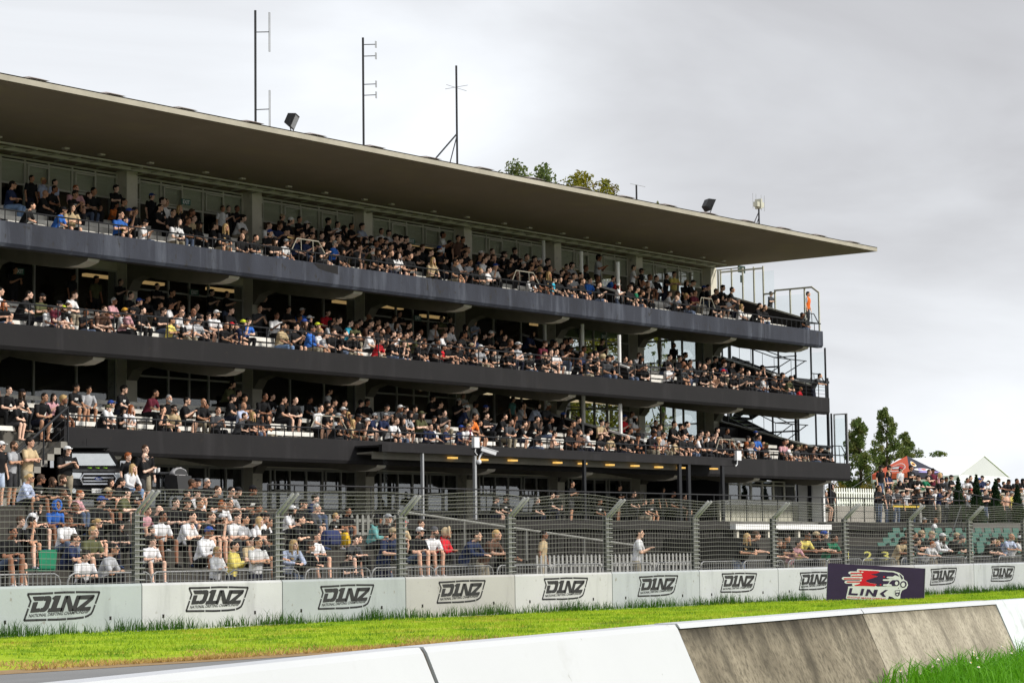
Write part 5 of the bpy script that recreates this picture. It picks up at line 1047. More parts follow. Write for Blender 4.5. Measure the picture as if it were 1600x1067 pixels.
def hand(mb, e, w, s):
    d = (w-e).normalized(); sd = d.cross(V3((0, 0, 1))); sd = sd.normalized() if sd.length > .1 else V3((1, 0, 0)); dn = d.cross(sd).normalized()
    if dn.z > 0: dn = -dn
    loft(mb, [w, w+d*.045, w+d*.085], [(.024, .019), (.036, .016), (.036, .015)], 8)
    for k, (o, l) in enumerate(((-.028, .062), (-.010, .072), (.010, .068), (.028, .054))):
        a = w+d*.082+sd*o; b = a+d*l*.55+dn*l*.16; q = b+d*l*.25+dn*l*.42; loft(mb, [a, b, q], [.0098, .0092, .0082], 6)
    a = w+d*.03-sd*s*.028; b = a+d*.035-sd*s*.022+dn*.012; loft(mb, [a, b, b+d*.028+dn*.008], [.013, .0115, .0095], 6)
def body_mesh(c):
    m = MB(); add_xf(m, head_shape(), headmat(c)); nk = V3(c['nek']); hd = V3(c['head'])
    loft(m, [nk+V3((0, .01, -.05)), nk+V3((0, .0, .02)), hd+V3((0, .018, -.06))], [(.085, .07), .056, .052], 12)
    loft(m, [c['pel'], c['wai'], c['che'], V3(c['nek'])-V3((0, 0, .05))], [(.155, .105), (.140, .095), (.170, .110), (.125, .075)], 16)
    for s, S in ((-1, 'R'), (1, 'L')):
        a, b, w = arm_pts(c, S); loft(m, [V3(c['che'])+V3((s*.10, 0, .07)), a, a.lerp(b, .5), b], [.055, .055, .047, .039], 10); loft(m, [b, b.lerp(w, .35), w], [.038, .040, .026], 10); hand(m, b, w, s)
        h, k, f = V3(c['hip'+S]), V3(c['kne'+S]), V3(c['ank'+S]); loft(m, [h, h.lerp(k, .45), k], [.085, .074, .055], 12); loft(m, [k, k.lerp(f, .33)+V3((0, .018, 0)), f], [.054, .056, .036], 12); loft(m, [f+V3((0, .02, -.02)), f+V3((0, -.13, -.055))], [(.038, .034), (.042, .024)], 8)
    me = remesh(m, .0095, 'person_body'); me.materials.append(m_skin); me.materials.append(m_eye); me.materials.append(m_lip)
    inv = headmat(c).inverted(); mi = np.zeros(len(me.polygons), dtype=np.int32)
    for p in me.polygons:
        q = inv @ p.center
        if q.y < -.055 and abs(q.z) < .1 and abs(q.x) < .07:
            if abs(abs(q.x)-.031) < .014 and abs(q.z-.012) < .0075: mi[p.index] = 1
            elif abs(abs(q.x)-.033) < .018 and abs(q.z-.034) < .005: mi[p.index] = 1
            elif abs(q.x) < .022 and abs(q.z+.055) < .006 and q.y < -.07: mi[p.index] = 2
    me.polygons.foreach_set('material_index', mi); return me
def shirt_mesh(c, kind):
    m = MB(); g = .017; loft(m, [V3(c['pel'])+V3((0, 0, -.03)), c['pel'], c['wai'], c['che'], V3(c['nek'])-V3((0, 0, .055)), V3(c['nek'])-V3((0, 0, .02))], [(.168, .125), (.170, .125), (.162, .120), (.188, .128), (.150, .098), (.088, .074)], 18)
    for s, S in ((-1, 'R'), (1, 'L')):
        a, b, w = arm_pts(c, S); q = V3(c['che'])+V3((s*.09, 0, .07))
        if kind == 'vest': loft(m, [q, q.lerp(a, .75)], [.068, .062], 10)
        elif kind == 'tee': loft(m, [q, a, a.lerp(b, .72)], [.074, .071, .060], 12)
        else: loft(m, [q, a, a.lerp(b, .5), b], [.074, .073, .062, .055], 12); loft(m, [b, b.lerp(w, .4), b.lerp(w, .94)], [.058, .056, .040], 12)
    if kind == 'hoodie': loft(m, [V3(c['nek'])+V3((-.09, .055, .0)), V3(c['nek'])+V3((0, .085, .02)), V3(c['nek'])+V3((.09, .055, .0))], [.03, .05, .03], 10)
    me = remesh(m, .014, 'shirt', 2); me.materials.append(m_cloth)
    at_ = me.attributes.new('print', 'FLOAT', 'POINT'); ch, wa = V3(c['che']), V3(c['wai']); ax = (ch-wa).normalized(); vals = np.zeros(len(me.vertices))
    for v in me.vertices:
        q = v.co-ch; t = q.dot(ax)
        if v.co.y < (ch.y+wa.y)/2-.04 and abs(q.x) < .085 and -.03 < t < .03: vals[v.index] = 1.0 if math.sin(q.x*170)*math.cos(t*60) > -.35 else 0
    at_.data.foreach_set('value', vals); return me
def legs_mesh(c, long):
    m = MB(); loft(m, [V3(c['pel'])+V3((0, 0, .07)), c['pel'], V3(c['pel'])+V3((0, 0, -.05))], [(.160, .115), (.172, .125), (.165, .12)], 16)
    for s, S in ((-1, 'R'), (1, 'L')):
        h, k, f = V3(c['hip'+S]), V3(c['kne'+S]), V3(c['ank'+S]); e = k if long else h.lerp(k, .86)
        loft(m, [h, h.lerp(k, .45), e], [.100, .090, .070 if long else .082], 12)
        if long: loft(m, [k, k.lerp(f, .4)+V3((0, .015, 0)), k.lerp(f, .97)], [.070, .068, .055], 12)
    me = remesh(m, .015, 'trousers'); me.materials.append(m_cloth); return me
def shoes_mesh(c):
    out = []
    for S in 'RL': m = MB(); f = V3(c['ank'+S]); loft(m, [f+V3((0, .05, -.045)), f+V3((0, -.02, -.035)), f+V3((0, -.10, -.055)), f+V3((0, -.165, -.062))], [(.040, .040), (.043, .052), (.048, .034), (.038, .024)], 10); out.append(m.mesh('shoe', [m_shoe], True))
    return out
def mk(mb, name, mat, vox=.009): me = remesh(mb, vox, name, 2); me.materials.append(mat); return me
def hairs():
    H = {}
    m = MB(); m.sphere((0, .020, .040), (.083, .100, .094), 18, 12); m.sphere((0, .062, -.01), (.068, .056, .075), 12, 8); H['hair_short'] = mk(m, 'hair', m_hairm)
    m = MB(); m.sphere((0, .024, .050), (.090, .108, .100), 18, 12); m.sphere((0, .06, .0), (.078, .062, .085), 12, 8); m.sphere((.03, -.05, .095), (.05, .04, .03), 10, 8); H['hair_bushy'] = mk(m, 'hair', m_hairm)
    m = MB(); m.sphere((0, .018, .040), (.087, .104, .097), 18, 12); loft(m, [(0, .06, .02), (0, .082, -.12), (0, .078, -.27), (0, .07, -.33)], [(.085, .05), (.092, .036), (.08, .028), (.045, .016)], 14)
    for s in (-1, 1): loft(m, [(s*.078, .0, .03), (s*.086, -.01, -.08), (s*.082, -.02, -.22)], [(.018, .04), (.020, .04), (.015, .025)], 10)
    H['hair_long'] = mk(m, 'hair', m_hairm)
    m = MB(); m.sphere((0, .018, .040), (.085, .102, .094), 18, 12); m.sphere((0, .055, -.01), (.066, .056, .07), 12, 8); m.sphere((0, .135, .05), (.042, .042, .042), 12, 8); H['hair_bun'] = mk(m, 'hair', m_hairm)
    m = MB(); m.sphere((0, .012, .052), (.088, .105, .082), 18, 12); loft(m, [(0, -.07, .052), (0, -.14, .044), (0, -.175, .034)], [(.076, .009), (.070, .008), (.05, .006)], 14); me = mk(m, 'cap', m_cloth, .008); H['cap'] = me
    m = MB(); m.sphere((0, .014, .052), (.090, .106, .098), 18, 12); loft(m, [(0, .014, .045), (0, .014, .075)], [(.092, .108), (.092, .108)], 18); H['beanie'] = mk(m, 'beanie', m_cloth)
    m = MB(); m.sphere((0, .014, .055), (.088, .104, .085), 18, 12); loft(m, [(0, .01, .046), (0, .01, .054)], [(.17, .185), (.165, .18)], 22); H['sun_hat'] = mk(m, 'sun_hat', m_cloth, .008)
    m = MB(); m.tube([(.095*math.sin(a), -.055, .012+.125*math.cos(a)) for a in [2*math.pi*i/20 for i in range(20)]], .030, 8, closed=True); m.sphere((0, .045, .015), (.108, .115, .130), 16, 12); H['hood'] = mk(m, 'hood', m_cloth, .010)
    m = MB(); m.sphere((0, -.060, -.080), (.050, .046, .050), 14, 10)
    for s in (-1, 1): m.sphere((s*.055, -.03, -.055), (.020, .035, .045), 8, 6)
    H['beard'] = mk(m, 'beard', m_hairm)
    m = MB()
    for s in (-1, 1): m.box(s*.034-.027, -.108, -.010, s*.034+.027, -.096, .030); m.box(s*.076-.004, -.10, .012, s*.076+.004, .01, .022)
    m.box(-.012, -.108, .012, .012, -.098, .022); H['sunglasses'] = m.mesh('sunglasses', [m_shade]); return H
HAIR = hairs(); PM = {}
for nm, c in POSES.items():
    PM[nm] = dict(body=body_mesh(c), vest=shirt_mesh(c, 'vest'), tee=shirt_mesh(c, 'tee'), hoodie=shirt_mesh(c, 'hoodie'), shorts=legs_mesh(c, False), trousers=legs_mesh(c, True), shoes=shoes_mesh(c), hm=headmat(c), hz=c['head'][2], hy=c['head'][1], hx=c['head'][0])

CLOTH = {'k': ((.010, .010, .011), 'black'), 'w': ((.72, .72, .73), 'white'), 'g': ((.38, .39, .41), 'grey'), 'c': ((.055, .057, .062), 'charcoal'), 'n': ((.018, .028, .075), 'navy'), 'b': ((.035, .14, .50), 'blue'), 't': ((.04, .38, .55), 'turquoise'), 'T': ((.12, .30, .29), 'teal'), 'r': ((.60, .022, .035), 'red'), 'm': ((.13, .018, .035), 'maroon'), 'o': ((.75, .20, .04), 'orange'), 'y': ((.72, .60, .16), 'yellow'), 'e': ((.015, .17, .085), 'green'), 'd': ((.48, .37, .22), 'tan'), 'p': ((.60, .33, .36), 'pink'), 'l': ((.44, .50, .66), 'pale blue'), 'v': ((.085, .09, .04), 'olive'), 'u': ((.12, .065, .045), 'brown'), 's': (None, 'bare')}
HAIRC = {'h': ((.012, .009, .007), 'dark'), 'b': ((.055, .030, .017), 'brown'), 'B': ((.42, .28, .12), 'blond'), 'g': ((.36, .35, .34), 'grey'), 'r': ((.30, .085, .025), 'ginger'), 'l': ((.014, .010, .008), 'dark'), 'L': ((.46, .31, .14), 'blond')}
CAPC = {'K': ((.010, .010, .012), 'black'), 'W': ((.75, .75, .75), 'white'), 'T': ((.45, .35, .22), 'tan'), 'R': ((.62, .02, .03), 'red'), 'U': ((.03, .07, .30), 'blue'), 'V': ((.10, .10, .05), 'olive'), 'G': ((.32, .33, .34), 'grey'), 'Y': ((.62, .70, .05), 'neon yellow'), 'O': ((.70, .36, .05), 'orange')}
SKINS = [(.72, .44, .31), (.78, .51, .385), (.66, .38, .26), (.50, .27, .165), (.29, .135, .078), (.75, .475, .35), (.70, .42, .29)]
# ------------------------------------------------------------------ people: who sits where (tile origin x, y, scale, zone, "x y shirt head flags")
K_ = 1600/210
PEOPLE = [
(0, 260, K_, 'U', "155 235 n h s j;380 150 k h st;520 240 l B st;655 205 l h st;540 340 k z;655 300 k h;900 350 k h p;905 280 p r;1060 360 k b;1120 270 k h;1385 270 k h st;385 515 k h p;760 570 b K s;860 505 d l;1390 490 o h kid;1480 440 k h;1440 590 b h;1490 655 v h;1540 570 b U"),
(200, 290, K_, 'U', "85 330 k h fa;285 135 k U;415 180 k h;455 220 w h;385 280 k h;205 460 w K s;540 340 k h;615 290 k L;670 385 k l s;720 450 k b;605 460 w l;765 340 k b;790 420 d b;850 480 k K s;1035 490 k h s;1165 530 k L;1130 355 w b st;1200 280 k h;1300 280 k h;1375 555 k h s;1360 625 k z;1525 650 k h p"),
(400, 320, K_, 'U', "315 150 k T;420 210 k W;520 180 k h st;605 250 k W s;290 265 n b;670 310 u h;865 200 k h st;975 240 w h;1055 280 k l;1140 260 k h;1265 265 l h;225 440 k K s;360 460 w G;495 420 n b;550 380 k b;620 430 n h;665 380 k K;785 470 k K;910 420 k b;945 475 b g s;985 420 k h;1020 360 w h;1095 460 k b;1030 570 k K;1170 460 k K be;1235 410 k G;1300 450 c K s;1375 420 k h;1430 480 k h fa;1490 440 k b;1545 440 k K s;1525 510 k K;1385 540 v G;1400 610 k W;1455 580 k K s;1510 620 k K;1495 320 w h;1580 340 w h"),
(600, 340, K_, 'U', "60 190 g h;140 250 k h;200 230 k h;265 275 k h;155 305 n h;85 360 k h;180 390 w h ph;85 450 k b;170 460 w l;315 480 k h;300 350 k h;405 420 k h s;460 375 k b;560 430 k b;585 525 d L;735 520 k K s p;855 545 k h s p;705 210 w h;785 310 k h;885 250 u h st;940 270 k h;1160 440 k W;1230 480 k b;1305 490 k b fa;1435 440 k h s;1410 500 k K;1490 570 k K ph;1100 620 k K;1150 650 k B;1250 630 w h;1290 410 k b;1560 400 k h"),
(800, 370, K_, 'U', "40 180 k h st;180 255 k h;270 260 k h;330 300 k W;100 305 k b;140 350 k W;240 330 k h;290 330 k b;430 310 k h;230 390 k b;340 415 k L;455 385 k h;235 500 w b H;265 490 k h;375 510 k K;440 480 k L;330 470 k K;505 520 t K;570 520 k h;600 440 k h;650 480 k h s;690 530 k K s;740 480 g h;840 540 k b;820 470 k h;930 530 b h H;1035 580 k b;1025 505 k b;1035 240 g K st;715 340 g K;655 370 u h;1265 590 w W kid st;1450 370 w h st;1545 410 k K st;1490 635 e h;1410 620 k b"),
(1000, 390, K_, 'U', "105 490 k b fa;120 340 w b;200 350 k h;320 320 k h;410 300 y h st;555 400 k T;635 400 k K;455 540 l b;555 565 k B;655 525 m b;765 470 k U;815 460 k h;910 510 k b;990 480 k h;1100 490 k h;920 630 k h;1210 690 w L s;1430 690 k h;1490 710 k h;30 560 k b"),
(1240, 430, 10.67, 'U', "150 680 k h"),
(0, 420, K_, 'M', "5 280 w h;350 330 k h;505 350 v K be;180 180 k h st;705 450 m K s;820 470 k b p;600 510 w K;755 540 w Y be;835 620 w l kid;1025 570 k b;1155 585 k h s;1275 600 k b s;1245 510 u b;1360 395 p g;1490 520 w O s;50 470 k r long;870 170 k h st;1150 130 v h st;1440 240 k h st"),
(200, 430, K_, 'M', "45 450 p K s;180 430 k h;135 335 k U;425 440 k h s;510 370 w h;385 370 k h;645 400 k b;640 460 w z s;780 450 c z;720 525 w h;690 580 k K p;525 630 y h;850 540 g K;960 500 k h s;1055 480 w W be;1170 650 k z;1235 610 k R;1280 680 k l;1375 590 n Y;350 170 k h st;530 220 k h;1000 220 k h st;1180 300 k h st;240 300 k h;820 390 k h;40 250 k h;1230 430 k h"),
(400, 450, K_, 'M', "105 140 k h st;250 340 w h;330 470 d h be j;480 480 k h;580 430 k U;640 390 k W;520 370 k h;670 500 b h H;735 470 k Y;770 530 w B;835 610 g h H;925 540 k b;890 430 g K;940 380 k h;990 400 k h;1060 560 k h;1125 430 t h;1200 460 v h;1140 590 k b;1220 590 k h;1365 540 w K s;1370 440 u h;1460 490 k b;1505 530 k h be p;1500 690 r b;1245 420 k h;1450 410 k h;1550 440 k h"),
(600, 470, K_, 'M', "30 290 k h;190 290 k b st;110 400 k h;180 410 w h s;300 300 k h;310 390 k h;265 430 v h;405 430 v h s;440 380 k h;130 480 k h s;240 560 k b fa;480 600 k h;600 540 c W;640 510 k h;710 600 r h;780 540 k K;690 300 v h st;790 340 k h st;890 530 k K;885 630 k h s p;1045 550 k T;1000 640 k K p;1085 640 k K;1150 570 g W s;1220 630 k W;1305 650 k h;1445 670 k h;1520 620 k h;1085 400 l h st;1280 410 k W;1200 430 k h;1440 440 k h;1510 520 k b;1590 540 g W;960 420 k h;430 510 k h"),
(800, 490, K_, 'M', "80 395 g W;215 530 k G;395 380 m b;520 380 k h;460 460 k h;530 460 w h;395 555 k h be;390 500 k b;445 520 k b;860 430 c h;935 500 k l;1000 490 k h;925 560 k b;1015 580 k h fa;800 610 k b fa;1080 530 k S;1150 550 c h;1190 540 k h;1230 600 k K;1405 590 k h;1590 680 k h;640 340 k h;700 340 k h;1350 550 k h"),
(1000, 510, K_, 'M', "350 490 w h;550 510 c b p;590 480 k b;520 460 k z;700 460 k K;770 490 k z;850 550 k l;770 600 k h;830 610 d L;970 620 s b;995 560 k R;1125 640 k b s;1215 590 k b;1285 560 k h;1375 560 k l;1400 610 k h;1490 620 w h;1480 680 k h kid;355 380 k h;410 340 k h st;475 390 k h;545 360 k h;815 420 k h;900 400 k h;990 410 k h;1420 560 k h;600 430 c h"),
(1110, 520, K_, 'M', "760 530 k W;770 600 k b s;840 560 k h;965 560 v b;1080 690 r B kid;1305 525 c h st fr"),
(0, 590, K_, 'L', "265 190 k K be;250 320 k h;535 250 k h;640 240 p l;760 270 k B bushy;910 130 k h;1060 150 g h;1325 330 w U;1290 410 k V;1470 430 k K s;1565 380 w r long;1480 150 k h;110 165 k h"),
(200, 590, K_, 'L', "420 390 k h fa;550 385 d h s be;490 260 k g be;330 200 m h;705 285 k h ph;900 300 k z;925 345 k h cr;1075 400 c b;1250 250 k K;1390 250 k h;1390 490 c b;1490 460 k L;1530 440 k K"),
(400, 590, K_, 'L', "5 430 k K;130 480 k l;330 270 k h;365 320 d h kid;770 370 w h;880 390 k h;645 270 k h;470 280 k h;850 330 k K;930 300 k h;1050 310 k h;1255 310 k h;1330 300 k h;985 470 g G;1100 450 k L s;1040 400 k W;1075 560 k K;1010 520 k b;995 590 w L;1160 560 d L;1220 480 k K s;1330 530 k W fa;1415 470 n G s be;1545 470 n G;1560 360 c K;110 240 k h;200 240 k h"),
(600, 600, K_, 'L', "195 300 k W;265 320 k h;310 370 g K;365 300 k h;450 370 v V;225 450 k l;150 450 w b;600 420 k K;670 250 k h;555 520 n h;620 510 w l;750 525 n g;920 530 n U;1010 520 w B s;1030 470 m h s;1140 470 k h;1095 560 y b kid;945 200 w h st;1090 400 o h;720 350 k h;1440 400 k h;1540 410 T K st;1220 380 k h"),
(800, 610, K_, 'L', "325 500 k K;510 560 s h s;755 580 k K;800 500 u h;930 500 w h;690 500 k b;1060 590 k b;1070 390 d h;1130 400 u h s;1200 620 d V;1295 570 k l s;1375 570 k z;1430 620 k b kid;1500 560 k K fa;1410 480 k h;725 400 k h;300 350 k h;470 360 k h"),
(1000, 620, K_, 'L', "170 450 k K;280 460 g h s;210 560 m B s;230 530 d L;295 550 g K s;430 550 d K be;515 480 k h;610 490 k h s;705 480 w h s;655 590 k h s;780 510 k h;805 450 w b;860 490 k K;965 530 k b;1170 560 u W;1080 610 k h;1275 600 k r bushy;1290 500 k h;1340 580 g T;1420 490 b h;1475 570 m z;410 330 k h;490 360 k h;565 340 k h;730 440 k h;920 400 k h;1040 410 k h;190 310 k h"),
(1150, 640, K_, 'L', "145 350 k K;365 470 k V;575 390 p h;600 380 k b;565 450 k h;655 440 w h;640 500 v V;740 480 c V;790 500 w B;825 450 k b be;945 480 k g be s;940 530 u b;1015 500 k K s;1100 515 k K"),
(1150, 640, K_, 'T', "900 960 k h st p54.5;1060 1000 c h p53;1140 900 k H st p54"),
(0, 680, 9.697, 'T', "25 160 k W st p47.2 short;215 160 g b st be p47.3 cr;460 110 d h st p47.2 cr;1020 230 k W st p47 ph big"),
(0, 680, 9.697, 'B', "460 660 l j s H;630 670 k b s p;800 720 k b be long;960 680 k b be;960 880 k b;1220 900 p r"),
(150, 690, 9.697, 'T', "750 120 k b st p48.6;745 230 k z st be s p47.4 ph;490 230 k r st p48 bushy;560 400 w L p47 j H"),
(150, 690, 9.697, 'B', "640 680 k h kid;230 650 k l;390 620 k h;185 770 k T;465 770 v K;85 910 k U;1460 640 k b;1540 620 c K;1380 800 k h ph;1530 780 w K"),
(0, 770, 7.358, 'B', "440 150 w K;655 150 b H;870 160 k b;370 340 k h fa;150 450 k h;870 570 n r s;1080 410 v B;1130 350 k B s bun"),
(150, 770, 7.358, 'B', "280 370 k K s;640 430 k h kid;730 200 k z fa;920 120 k h;1050 120 k K;1090 390 w b H;650 590 w h"),
(300, 740, 6.276, 'B', "150 90 k g s;255 170 k b;390 180 g h s;455 180 k K;600 160 k K;80 290 k b;300 310 k r;370 270 u h;170 540 w U H;310 440 k W fa;440 410 w h;665 470 w L;650 340 k h;760 480 k h"),
(300, 740, 6.276, 'F', "250 760 w B kid H;420 710 y h st H ph;650 670 w h st;810 640 k h lean"),
(0, 0, 1, 'U', "1263 460 o h st fr;1205 463 c h st"),
(0, 0, 1, 'B', "108 813 w b;20 850 k h;178 858 g h s;255 803 w h;330 806 k b;347 782 w K s;383 812 g h;414 806 w K;424 842 k b;395 846 d h;300 806 w h;135 868 w h;118 842 n b;232 800 p h;60 800 k K;33 815 k b;470 812 k h;560 842 k h;600 868 k b;545 868 k K"),
(450, 770, 7.905, 'B', "190 120 k K;340 70 n h;360 190 c g H;60 210 w W;595 280 k B kid;745 230 k h;360 540 w h;835 610 c h H;1110 330 T K H;1240 320 k G;1350 380 k b;1425 390 d R"),
(450, 770, 7.905, 'F', "75 640 l L lean H;285 670 k b lean H;1300 490 n T lean"),
(640, 760, 7.905, 'B', "140 470 k b;130 540 k W;310 560 w N be;465 570 r H f H"),
(640, 760, 7.905, 'F', "835 610 n h lean H;1080 600 u B lean;1250 690 k b lean"),
(640, 760, 7.905, 'T', "1190 150 k h p47.5;1075 160 k h s p47.5"),
(830, 760, 7.905, 'F', "1340 580 w h st ph"),
(830, 760, 7.905, 'T', "80 170 k g p50;260 110 k h p50;320 110 k K p50;510 10 k h st p49.5 ph;850 185 k h p48;1090 10 k h st p52 cr;1270 90 k h p51;1400 190 k b p49;1490 180 k h p49;1628 40 k l st p52;1760 90 k h p50;1900 130 k h p50"),
(830, 760, 7.905, 'D', "160 600 d h p42"),
(1130, 740, 7.115, 'F', "270 710 k L lean;370 690 k b lean;620 770 k b lean;710 720 k h lean;665 790 k b lean;840 780 p h lean;935 690 y h s lean;1040 690 k T lean;1125 680 k U lean;1240 720 e h lean"),
(1330, 690, 9.7, 'V', "450 400 k K st;580 400 k K st;565 490 n B st;755 420 w R st;740 630 k l s;835 590 k K p;910 400 k h st;1020 550 k K;1160 560 e h;1240 440 m K st;1185 460 k b st;1350 510 p L st;1380 590 k K"),
(1330, 690, 9.7, 'W', "420 790 k h;430 730 k h;590 760 k h;690 730 c K cr;850 770 w h;920 820 k h;1005 780 k h s fa;1120 790 k l;1275 740 w h;1395 760 k W"),
(1450, 690, 9.7, 'V', "355 540 k K st;600 590 w h;650 550 k h st;780 590 n U;825 550 n K st;905 640 w W kid;1070 590 k K;1225 610 k K;1350 600 k h;1440 600 k K"),
(1450, 690, 9.7, 'W', "330 740 k h;655 760 w R;870 760 k h cr;1130 850 d L;1200 780 s h;1270 790 y G"),
(1330, 780, 9.7, 'D', "1110 320 k G p43.4;1280 320 w z p43.4"),
(1330, 780, 9.7, 'F', "800 620 d K lean;1010 640 c h lean;860 510 k h lean p36.3;965 550 k h lean p36.1;1070 530 k T lean p36.4;1225 540 k T lean p36.4;1240 680 w r lean kid;1390 570 w W lean H"),
(1450, 780, 9.7, 'F', "440 560 k T lean p36.3;520 600 k N lean;990 630 k h lean p;1060 660 k B lean;1110 600 n K lean p36.3;1270 570 l z lean;1410 600 w W lean;1420 330 v h lean p37.6"),
]
FLAGS = set('s st j p fa be H ph kid long bushy bun short big cr fr f lean'.split())
plist = []
for ox, oy, sc, zone, txt in PEOPLE:
    for e in txt.split(';'):
        q = e.split(); x = ox+float(q[0])/sc; y = oy+float(q[1])/sc; fl = set(); pp = None
        for t in q[4:]:
            if t in FLAGS: fl.add(t)
            elif t[0] == 'p': pp = float(t[1:])
        hd = q[3]
        if hd == 'j': hd = 'B'; fl.add('bun')
        plist.append(dict(x=x, y=y, zone=zone, shirt=q[2], head=hd, fl=fl, p=pp))
g = random.Random(5); placed = []
TN = {'U': 'upper', 'M': 'middle', 'L': 'lower'}
for d in plist:
    fl = d['fl']; zone = d['zone']; st = 'st' in fl; sc0 = .74 if 'kid' in fl else 1.0; cand = []
    if zone in TN:
        t = TIER[TN[zone]]
        for i in range(NROW):
            pose = g.choice(['sit_knees', 'sit_clasp', 'sit_cross', 'sit_phone', 'sit_clasp', 'sit_knees']) if not st else g.choice(['stand_side', 'stand_cross', 'stand_phone'])
            if 'fa' in fl: pose = 'sit_face'
            if 'ph' in fl: pose = 'sit_phone' if not st else 'stand_phone'
            if 'cr' in fl: pose = 'sit_cross'
            if st and i < NROW-1 and 'fr' not in fl and not (sc0 < 1): continue
            if 'fr' in fl: pose = 'lean_rail' if d['shirt'] != 'o' else 'stand_side'
            cand.append((row_p(t, i)+(.02 if not st else -.3), row_z(t, i), pose, i))
        for pw in (56.45, 56.9): cand.append((pw, t['zt']+.95, g.choice(['stand_side', 'stand_cross', 'stand_phone']), 5)) if 'fr' not in fl and sc0 == 1 else None
    elif zone == 'B':
        for i, (pe, z) in enumerate(BST+[(46.0, GZL)]):
            pose = g.choice(['low_knees', 'low_cross', 'low_knees', 'low_cross', 'low_knees', 'low_cross']) if 'fa' not in fl else 'low_face'
            fz = (BST[i-1][1] if i else .08); fz = max(fz, z-.393); cand.append((pe+.26, fz, pose, i))
    elif zone == 'F':
        p0 = d['p'] or 35.22; pose = 'lean_rail' if 'lean' in fl else g.choice(['stand_side', 'stand_cross']) if 'ph' not in fl else 'stand_phone'; cand.append((p0, .20, pose, 0))
        if 'kid' in fl: sc0 = .86
    elif zone == 'T':
        p0 = d['p']; cand.append((p0, GZL if p0 < 49 and d['x'] < 320 else GZ, ('stand_cross' if 'cr' in fl else 'stand_phone' if 'ph' in fl else 'stand_side') if st else 'sit_knees', 0))
    elif zone == 'D': cand.append((d['p'] or 42, .1 if (d['p'] or 42) == 42 else 1.5, 'stand_side' if (d['p'] or 42) == 42 else 'sit_knees', 0))
    elif zone == 'V':
        p0 = 57.9 if st else 57.45; cand.append((p0, 3.2 if not st else 3.55, ('stand_cross' if g.random() < .5 else 'stand_side') if st else 'lean_rail', 0))
    elif zone == 'W': cand.append((53.2+g.uniform(-.5, .5), GZ-.02, 'stand_cross' if ('cr' in fl or g.random() < .3) else g.choice(['stand_side', 'stand_phone']), 0))
    best = None
    for p, fz, pose, i in cand:
        w = at(d['x'], d['y'], p); need = (w.z-fz)/PM[pose]['hz']; err = abs(need-sc0)+(.0 if pose[:3] != 'sta' or st or zone not in TN else .12)
        if best is None or err < best[0]: best = (err, p, fz, pose, i, need, w)
    err, p, fz, pose, i, need, w = best; sc = min(max(need, sc0*.90), sc0*1.09); 
    if zone in ('F', 'W', 'V', 'T', 'D'): 
        lo, hi = (sc0*.86, sc0*1.12); sc = min(max(need, lo), hi)
        if zone in 'WV' or (zone == 'T' and not st) or zone == 'D': fz = fz+max(-.5, min(.6, (need-sc)*PM[pose]['hz']))
    base = 6 if zone not in 'WV' else -12; rz = R(base+g.uniform(-24, 26))
    if zone == 'F' and 'lean' in fl: rz = R(g.uniform(-18, 24))
    hx = PM[pose]['hx']*sc; hy = PM[pose]['hy']*sc; X = w.x-(hx*math.cos(rz)-hy*math.sin(rz)); Y = p-(hx*math.sin(rz)+hy*math.cos(rz)) if zone in 'FT' else p
    if zone not in 'FT':   # keep the head on its sight line although the body sits on its bench
        hyw = hx*math.sin(rz)+hy*math.cos(rz); ww = at(d['x'], d['y'], p+hyw); X = ww.x-(hx*math.cos(rz)-hy*math.sin(rz))
    d.update(loc=(X, Y, fz), rz=rz, sc=sc, pose=pose, row=i, size=sc/math.hypot(X, Y), X=X)
    placed.append(d)
# keep people in one row from sitting inside one another
for d in placed: d['key'] = (d['zone'], round(d['loc'][1]*2))
n_named = 300
prio = {'F': 0, 'B': 0, 'T': .004, 'W': .006, 'V': .006, 'D': .004}
dim = lambda d: d['zone'] in 'UML' and d['row'] >= 4
order = sorted(placed, key=lambda d: -(d['size']+(.02 if d['zone'] in 'BF' else .006 if d['zone'] in 'WVTD' else 0)-(.0035 if dim(d) else 0)+(.003 if d['shirt'] not in 'kc' else 0)))
named, rest = order[:n_named], order[n_named:]

